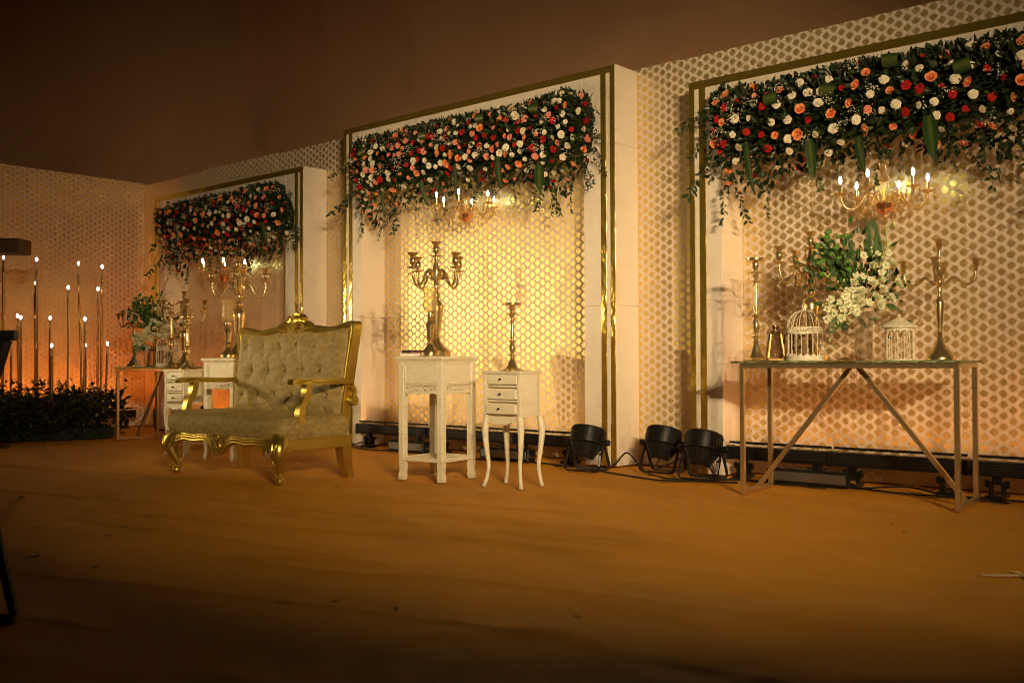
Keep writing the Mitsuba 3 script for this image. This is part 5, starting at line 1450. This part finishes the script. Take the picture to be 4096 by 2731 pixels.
def bouquet(seed):
    """In its own frame: x to the viewer's right, -y towards the viewer, z up from the vase rim."""
    r = np.random.default_rng(seed)
    k = Kit()
    u = 0.00053 * 1.0

    def P(px, pz, y=None):
        x, z = (px - 425) * u, (925 - pz) * u
        return np.array([x, r.uniform(-0.10, 0.0) if y is None else y, z])
    heart = np.array([0, 0, 0.02])
    roses = [(505, 460), (680, 420), (575, 600), (725, 650), (385, 725), (575, 705), (530, 785), (370, 845), (680, 795), (550, 870), (300, 800), (470, 640)]
    rd = [mikit.ply(rose(60 + i, 0.9), 'cream_petal', 50) for i in range(3)]
    stems = []
    for a, b in roses:
        p = P(a, b, r.uniform(-0.11, -0.04))
        d = unit(p - heart + np.array([0, -0.03, 0.02])) + np.array([0, -0.55, 0.1])
        k.put('rose', rd[r.integers(3)], T().translate(p.tolist()) @ T(align(d, r.random() * 6)).scale(r.uniform(0.85, 1.1)))
        stems.append((heart, p))
    # orchids: five rounded petals about a small lip
    pet = []
    for q in range(5):
        a = 2 * np.pi * q / 5
        w = 0.013 if q % 2 else 0.010
        n = 8
        t = np.linspace(0, 2 * np.pi, n, endpoint=False)
        v = np.stack([0.014 + 0.013 * np.cos(t), w * np.sin(t), 0.004 * np.cos(t * 2) + 0.003 * np.cos(t)], 1)
        v = np.vstack([v, [[0.014, 0, -0.001]]])
        c, s = math.cos(a), math.sin(a)
        v = np.stack([v[:, 0] * c - v[:, 1] * s, v[:, 0] * s + v[:, 1] * c, v[:, 2]], 1)
        pet.append(trimesh.Trimesh(v, [[i, (i + 1) % n, n] for i in range(n)], process=False))
    od = mikit.ply(cat(pet + [mv(lathe([(0.0005, 0), (0.005, 0.004), (0.006, 0.010), (0.002, 0.014)], 7), z=0)]), 'cream_petal', 40)
    orch = [(60, 880), (120, 830), (95, 940), (150, 900), (190, 770), (210, 850), (240, 910), (170, 960), (260, 760), (290, 850), (320, 930), (230, 700), (130, 1000), (40, 800), (280, 700), (330, 540), (300, 610), (390, 560), (440, 590), (620, 440), (560, 520), (520, 320), (640, 310), (400, 330), (460, 830), (600, 830), (0, 900), (20, 1000)]
    for a, b in orch:
        p = P(a, b, r.uniform(-0.13, -0.05))
        d = unit(p - heart) * 0.6 + np.array([r.normal(0, 0.3), -1.0, r.normal(0, 0.3)])
        k.put('orchid', od, T().translate(p.tolist()) @ T(align(d, r.random() * 6)).scale(r.uniform(0.75, 1.15)))
    mum = lathe([(0.0005, -0.012), (0.010, -0.010), (0.0155, -0.001), (0.0145, 0.005), (0.008, 0.008), (0.0005, 0.0085)], 14)
    aa = np.arctan2(mum.vertices[:, 1], mum.vertices[:, 0])
    mum.vertices[:, :2] *= (1 + 0.10 * np.cos(7 * aa))[:, None]
    md = mikit.ply(mum, 'green_button_petal', 30)
    o = 540.5 - 425
    mums = [(1150, 45), (1100, 120), (1130, 155), (1040, 195), (1245, 110), (1300, 110), (1375, 90), (1225, 345), (1065, 365), (1160, 390), (1010, 400), (1070, 505), (1325, 470), (1445, 570), (1285, 620), (1405, 660), (1295, 285), (1215, 230), (1330, 380), (1150, 300)]
    for a, b in mums:
        p = P(a - 1505 + 425, b, r.uniform(-0.07, 0.05))
        d = unit(p - heart) + np.array([r.normal(0, 0.25), -0.25, 0.3])
        k.put('button_bloom', md, T().translate(p.tolist()) @ T(align(d)).scale(r.uniform(1.05, 1.35)))
        stems.append((heart + np.array([-0.02, 0, 0.03]), p))
    st = []
    for a, b in stems:
        mid = (a + b) / 2 + r.normal(0, 0.008, 3) + np.array([0, 0, 0.015])
        st.append(tube(smooth_path([a, mid, b], 4), [0.0024, 0.0018], 5))
    # buds on drooping orchid tails
    buds = []
    for tail in ([(300, 800), (150, 870), (0, 850), (-90, 860)], [(260, 900), (120, 1000), (40, 1090), (10, 1230), (60, 1330)], [(330, 600), (120, 620), (20, 540), (-60, 560)], [(540, 420), (600, 200), (610, 60), (690, 10), (720, 20)], [(300, 950), (220, 1050), (100, 1120), (30, 1200)], [(520, 520), (470, 380), (440, 250)], [(560, 480), (600, 300), (640, 180)]):
        y = r.uniform(-0.14, -0.06)
        p = smooth_path([P(a, b, y) for a, b in tail], 5)
        st.append(tube(p, [0.002, 0.001], 5))
        for q in range(2, len(p), 2):
            c = p[q] + r.normal(0, 0.006, 3)
            m = trimesh.creation.icosphere(subdivisions=1, radius=1.0)
            m.vertices *= [0.0055, 0.0055, 0.0115]
            m = mv(m, rx=r.uniform(-60, 60), ry=r.uniform(-60, 60))
            m.apply_translation(c)
            buds.append(m)
    k.add('stems', cat(st), 'stem_green', 50, stuff=True)
    k.add('orchid_buds', cat(buds), 'lime_bud', 50, stuff=True)
    # loose foliage, densest at upper left
    Q, D = [], []
    for _ in range(330):
        a, b = (r.normal(190, 150), r.normal(430, 150)) if r.random() < 0.62 else (r.normal(430, 170), r.normal(650, 170))
        p = P(a, b, r.uniform(-0.04, 0.09))
        Q.append(p)
        D.append(unit(p - heart) + r.normal(0, 0.45, 3))
    n = len(Q)
    LLn = r.uniform(0.03, 0.062, n)
    k.add('foliage', leaf_mesh(Q, D, r.normal(0, 0.6, (n, 3)) + [0, -1, 0.4], LLn, LLn * 0.5, 0.1), 'leaf_green', False, stuff=True, color=leaf_colors(n, (0.030, 0.075, 0.018), 0.5, seed))
    for b0, t0, up, n_, LL in ((P(545, 420, 0.0), P(500, -60, -0.01), [0.1, -1, 0], 26, 0.09), (P(560, 480, 0.03), P(600, 120, 0.03), [0.1, -1, 0], 18, 0.07), (P(590, 850, -0.05), P(800, 930, -0.06), [0, -0.7, 0.7], 12, 0.05), (P(170, 960, -0.10), P(-15, 1170, -0.12), [-0.2, -1, 0.3], 14, 0.055),
                                (P(350, 430, 0.0), P(280, 120, 0.0), [0, -1, 0], 18, 0.045), (P(620, 620, 0.0), P(770, 480, 0.02), [0, -1, 0.2], 7, 0.075), (P(640, 700, 0.0), P(790, 760, 0.0), [0, -1, 0.3], 7, 0.06)):
        s_, l_ = frond(b0, t0, up, n_, LL, r)
        nl = len(l_.vertices) // 8
        f_ = k.add('frond', l_, 'leaf_green', False, color=leaf_colors(nl, (0.045, 0.10, 0.025), 0.25, seed + 1))
        k.add('rachis', s_, 'stem_green', 50, f_)
    P3 = P(190, 1100, -0.09)
    k.add('round_leaf', leaf_mesh([P3 + [0, 0, 0.03]], [[-0.2, 0, -1]], [[0, -1, 0]], [0.055], [0.05]), 'leaf_green', False, color=leaf_colors(1, (0.02, 0.05, 0.015), 0.1))
    return k


VAS = vase()
put(VAS, 'vase', 'clear glass cylinder vase half full of water, under the white bouquet at right', 'vase', RT, 0.06, -0.02, 0, 'glass cylinder vases')
put(VAS, 'vase', 'clear glass cylinder vase on the far left glass table', 'vase', LT, -0.12, 0.0, 0, 'glass cylinder vases')
BQ = bouquet(9)
x, y = on_table(RT, 0.06, -0.02)
spawn(BQ, 'bouquet', 'large bouquet of white roses, orchids and green button blooms in a vase at right', 'bouquet', at(x, y, ZR + 0.28, CA - 4))
x, y = on_table(LT, -0.12, 0.0)
spawn(BQ, 'bouquet', 'dim bouquet of pale flowers and greenery on the far left glass table', 'bouquet', at(x, y, ZL + 0.27, CA + 10, 0.98), skip=('frond', 'frond_001'))
x, y = on_table(RT, -0.02, -0.16)
lf = leaf_mesh([[-0.06, 0, 0.004], [-0.02, 0.01, 0.006], [0.0, -0.01, 0.005]], [[-1, 0.1, 0.05], [1, -0.05, 0.08], [-0.4, -1, 0.05]], [[0, 0, 1], [0, 0.2, 1], [0, 0, 1]], [0.05, 0.075, 0.04], [0.02, 0.024, 0.016])
solo('fallen_leaf', mikit.ply(lf, 'leaf_green', False, color=leaf_colors(3, (0.02, 0.06, 0.02), 0.2)), 'green leaf lying on the right glass table, left of the vase', 'leaf', at(x, y, ZR + 0.003, 20))

# ------------------------------------------------------------------ small things on the square stand
k = Kit()
k.add('cover', box(-0.075, 0.075, -0.05, 0.05, 0.0, 0.022, 0.003), 'cream_metal', 30)
k.add('page_block', box(-0.0735, 0.0752, -0.0502, 0.0485, 0.004, 0.018), 'white_print', False)
spawn(k, 'notebook', 'small pale notebook lying on the square white stand, under a phone', 'notebook', at(-4.96, -1.775, 0.836, 30))
k = Kit()
k.add('body', box(-0.078, 0.078, -0.038, 0.038, 0.0, 0.009, 0.003), 'black_plastic', 30)
k.add('edge_band', box(-0.02, 0.0785, -0.0386, 0.0386, 0.003, 0.0055), 'red_print', False)
spawn(k, 'phone', 'black phone with a red edge, lower of the two on the notebook', 'phone', at(-4.945, -1.775, 0.8585, 36))
k = Kit()
k.add('body', box(-0.078, 0.078, -0.038, 0.038, 0.0, 0.009, 0.003), 'black_plastic', 30)
k.add('screen', box(-0.072, 0.072, -0.034, 0.034, 0.0088, 0.0096), 'chrome', False)
spawn(k, 'phone', 'black phone lying topmost of the pile on the square white stand', 'phone', at(-4.952, -1.772, 0.8688, 44))

# ------------------------------------------------------------------ scraps on the floor and a pale tape mark
r = np.random.default_rng(31)
SCR = [(-6.1, -3.9, 1.3), (-5.74, -3.7, .6), (-4.97, -3.93, .7), (-4.81, -3.77, .6), (-4.42, -4.18, .7), (-4.16, -4.63, 1.2), (-3.79, -4.55, .8), (-2.74, -4.44, .7), (-2.62, -4.31, .6), (-2.4, -4.25, .9), (-1.89, -3.95, .7), (-1.82, -4.09, .8), (-3.16, -1.55, .5), (-2.98, -1.62, .4), (-1.68, -1.72, .5), (-1.79, -1.56, .5), (-4.6, -4.02, .7), (-4.9, -4.3, .6), (-5.05, -2.35, .7)]
SCR.sort(key=lambda q: (0.7525 * q[0] + 0.6585 * (q[1] + 6.416)) / (-0.6585 * q[0] + 0.7525 * (q[1] + 6.416)))
NTH = 'first second third fourth fifth sixth seventh eighth ninth tenth eleventh twelfth thirteenth fourteenth fifteenth sixteenth seventeenth eighteenth nineteenth'.split()
for i, (x, y, s) in enumerate(SCR):
    n = 3
    m = leaf_mesh(r.normal(0, 0.006, (n, 3)) * [1, 1, 0] + [0, 0, 0.006], r.normal(0, 1, (n, 3)) * [1, 1, 0.12], [[0, 0, 1]] * n, r.uniform(0.02, 0.04, n), r.uniform(0.010, 0.018, n), 0.25)
    solo('leaf_scrap', mikit.ply(m, 'dry_brown', False), f'tiny dark scrap of dry leaf on the orange carpet, {NTH[i]} from the left', 'leaf scrap', at(x, y, 0.004, r.uniform(0, 360), s), 'dry leaf scraps scattered on the carpet')
k = Kit()
k.add('strip', mv(box(-0.12, 0.12, -0.014, 0.014, 0.006, 0.0085), rz=38), 'pale_tape', False)
k.add('strip', mv(box(-0.11, 0.14, -0.011, 0.011, 0.009, 0.0105), 0.05, -0.02, rz=-52), 'pale_tape', False)
spawn(k, 'tape_mark', 'pale tape strips stuck on the carpet near the right edge of the photo', 'tape', at(-1.03, -2.43))

# ------------------------------------------------------------------ half seen things at the left edge
k = Kit()
fx = unit(np.array([-0.7525, -0.6585, 0.0]))  # towards the viewer's left
B = np.array([-3.16, -5.12, 0.0])
k.add('arm_rest', tube([B + [0, 0, 0.885], B + fx * 0.3 + [0, 0, 0.885]], 0.016, 8), 'black_metal', 40)
k.add('arm_support', tube(smooth_path([B + fx * 0.03 + [0, 0, 0.87], B + fx * 0.05 + [0, 0, 0.80], B + fx * 0.09 + [0, 0, 0.66], B + fx * 0.10 + [0, 0, 0.46]], 5), [0.018, 0.016, 0.015], 8), 'black_metal', 40)
k.add('leg', tube([B + fx * 0.10 + [0, 0, 0.46], B + [0, 0, 0.03]], 0.016, 8), 'black_metal', 40)
k.add('runner', tube([B + [0, 0, 0.018], B + fx * 0.45 + [0, 0, 0.018]], 0.016, 8), 'black_metal', 40)
spawn(k, 'metal_stand', 'dark metal stand with a slanting leg, cut by the left edge near the camera', 'stand')


def stage_lamp(heads, label):
    k = Kit()
    P = np.array([h[0] for h in heads], float)
    mid = P.mean(0)
    zb = P[:, 2].min() - 0.22
    a, b = P[0], P[-1]
    e = unit((b - a) * [1, 1, 0])
    k.add('cross_bar', tube([[a[0] - e[0] * .1, a[1] - e[1] * .1, zb], [b[0] + e[0] * .1, b[1] + e[1] * .1, zb]], 0.018, 10), 'black_metal', 40)
    k.add('pole', tube([(mid[0], mid[1], 0.3), (mid[0], mid[1], zb)], 0.02, 10), 'black_metal', 40)
    for p, (o, t) in zip(P, heads):
        d = unit(np.array(t, float) - p)
        head = lathe([(0.0005, -0.26), (0.07, -0.25), (0.09, -0.18), (0.095, -0.02), (0.11, 0.0), (0.105, 0.0), (0.085, -0.03), (0.0005, -0.035)], 24)
        A = align(d)
        A[:3, 3] = p - d * 0.03
        head.apply_transform(A)
        h = k.add('head', head, 'black_plastic', 30)
        q = p - d * 0.13
        k.add('bracket', tube([(q[0], q[1], zb), (q[0], q[1], q[2] - 0.09)], 0.012, 8), 'black_metal', 40, h)
    for q in range(3):
        t = q * 2.094 + 0.4
        k.add('leg', tube([(mid[0], mid[1], 0.55), (mid[0] + 0.45 * math.cos(t), mid[1] + 0.45 * math.sin(t), 0.02)], 0.012, 8), 'black_metal', 40)
    return spawn(k, 'stage_lamp', label, 'stage lamp')


stage_lamp(LEFT_HEADS, 'black T-bar of three stage lamps at the far left of the hall')
stage_lamp(RIGHT_HEADS, 'black T-bar of four stage lamps beside the photographer')
k = Kit()
cx, cy = -9.75, -2.53
hb = box(-0.20, 0.20, -0.125, 0.125, 1.82, 1.962, 0.014)
k.add('cabinet', mv(hb, cx, cy, rz=42), 'dark_upholstery', 30)
k.add('grille', mv(box(-0.19, 0.0, -0.129, -0.1255, 1.832, 1.95, 0.001), cx, cy, rz=42), 'black_plastic', False)
k.add('pole', tube([(cx - 0.17, cy - 0.15, 0.01), (cx - 0.17, cy - 0.15, 1.825)], 0.016, 8), 'black_metal', 40)
k.add('foot', mv(box(-0.2, 0.2, -0.2, 0.2, 0.008, 0.02, 0.004), cx - 0.17, cy - 0.15), 'black_metal', 30)
spawn(k, 'speaker', 'dark brown box on a pole cut by the left edge, above the candle poles', 'speaker')
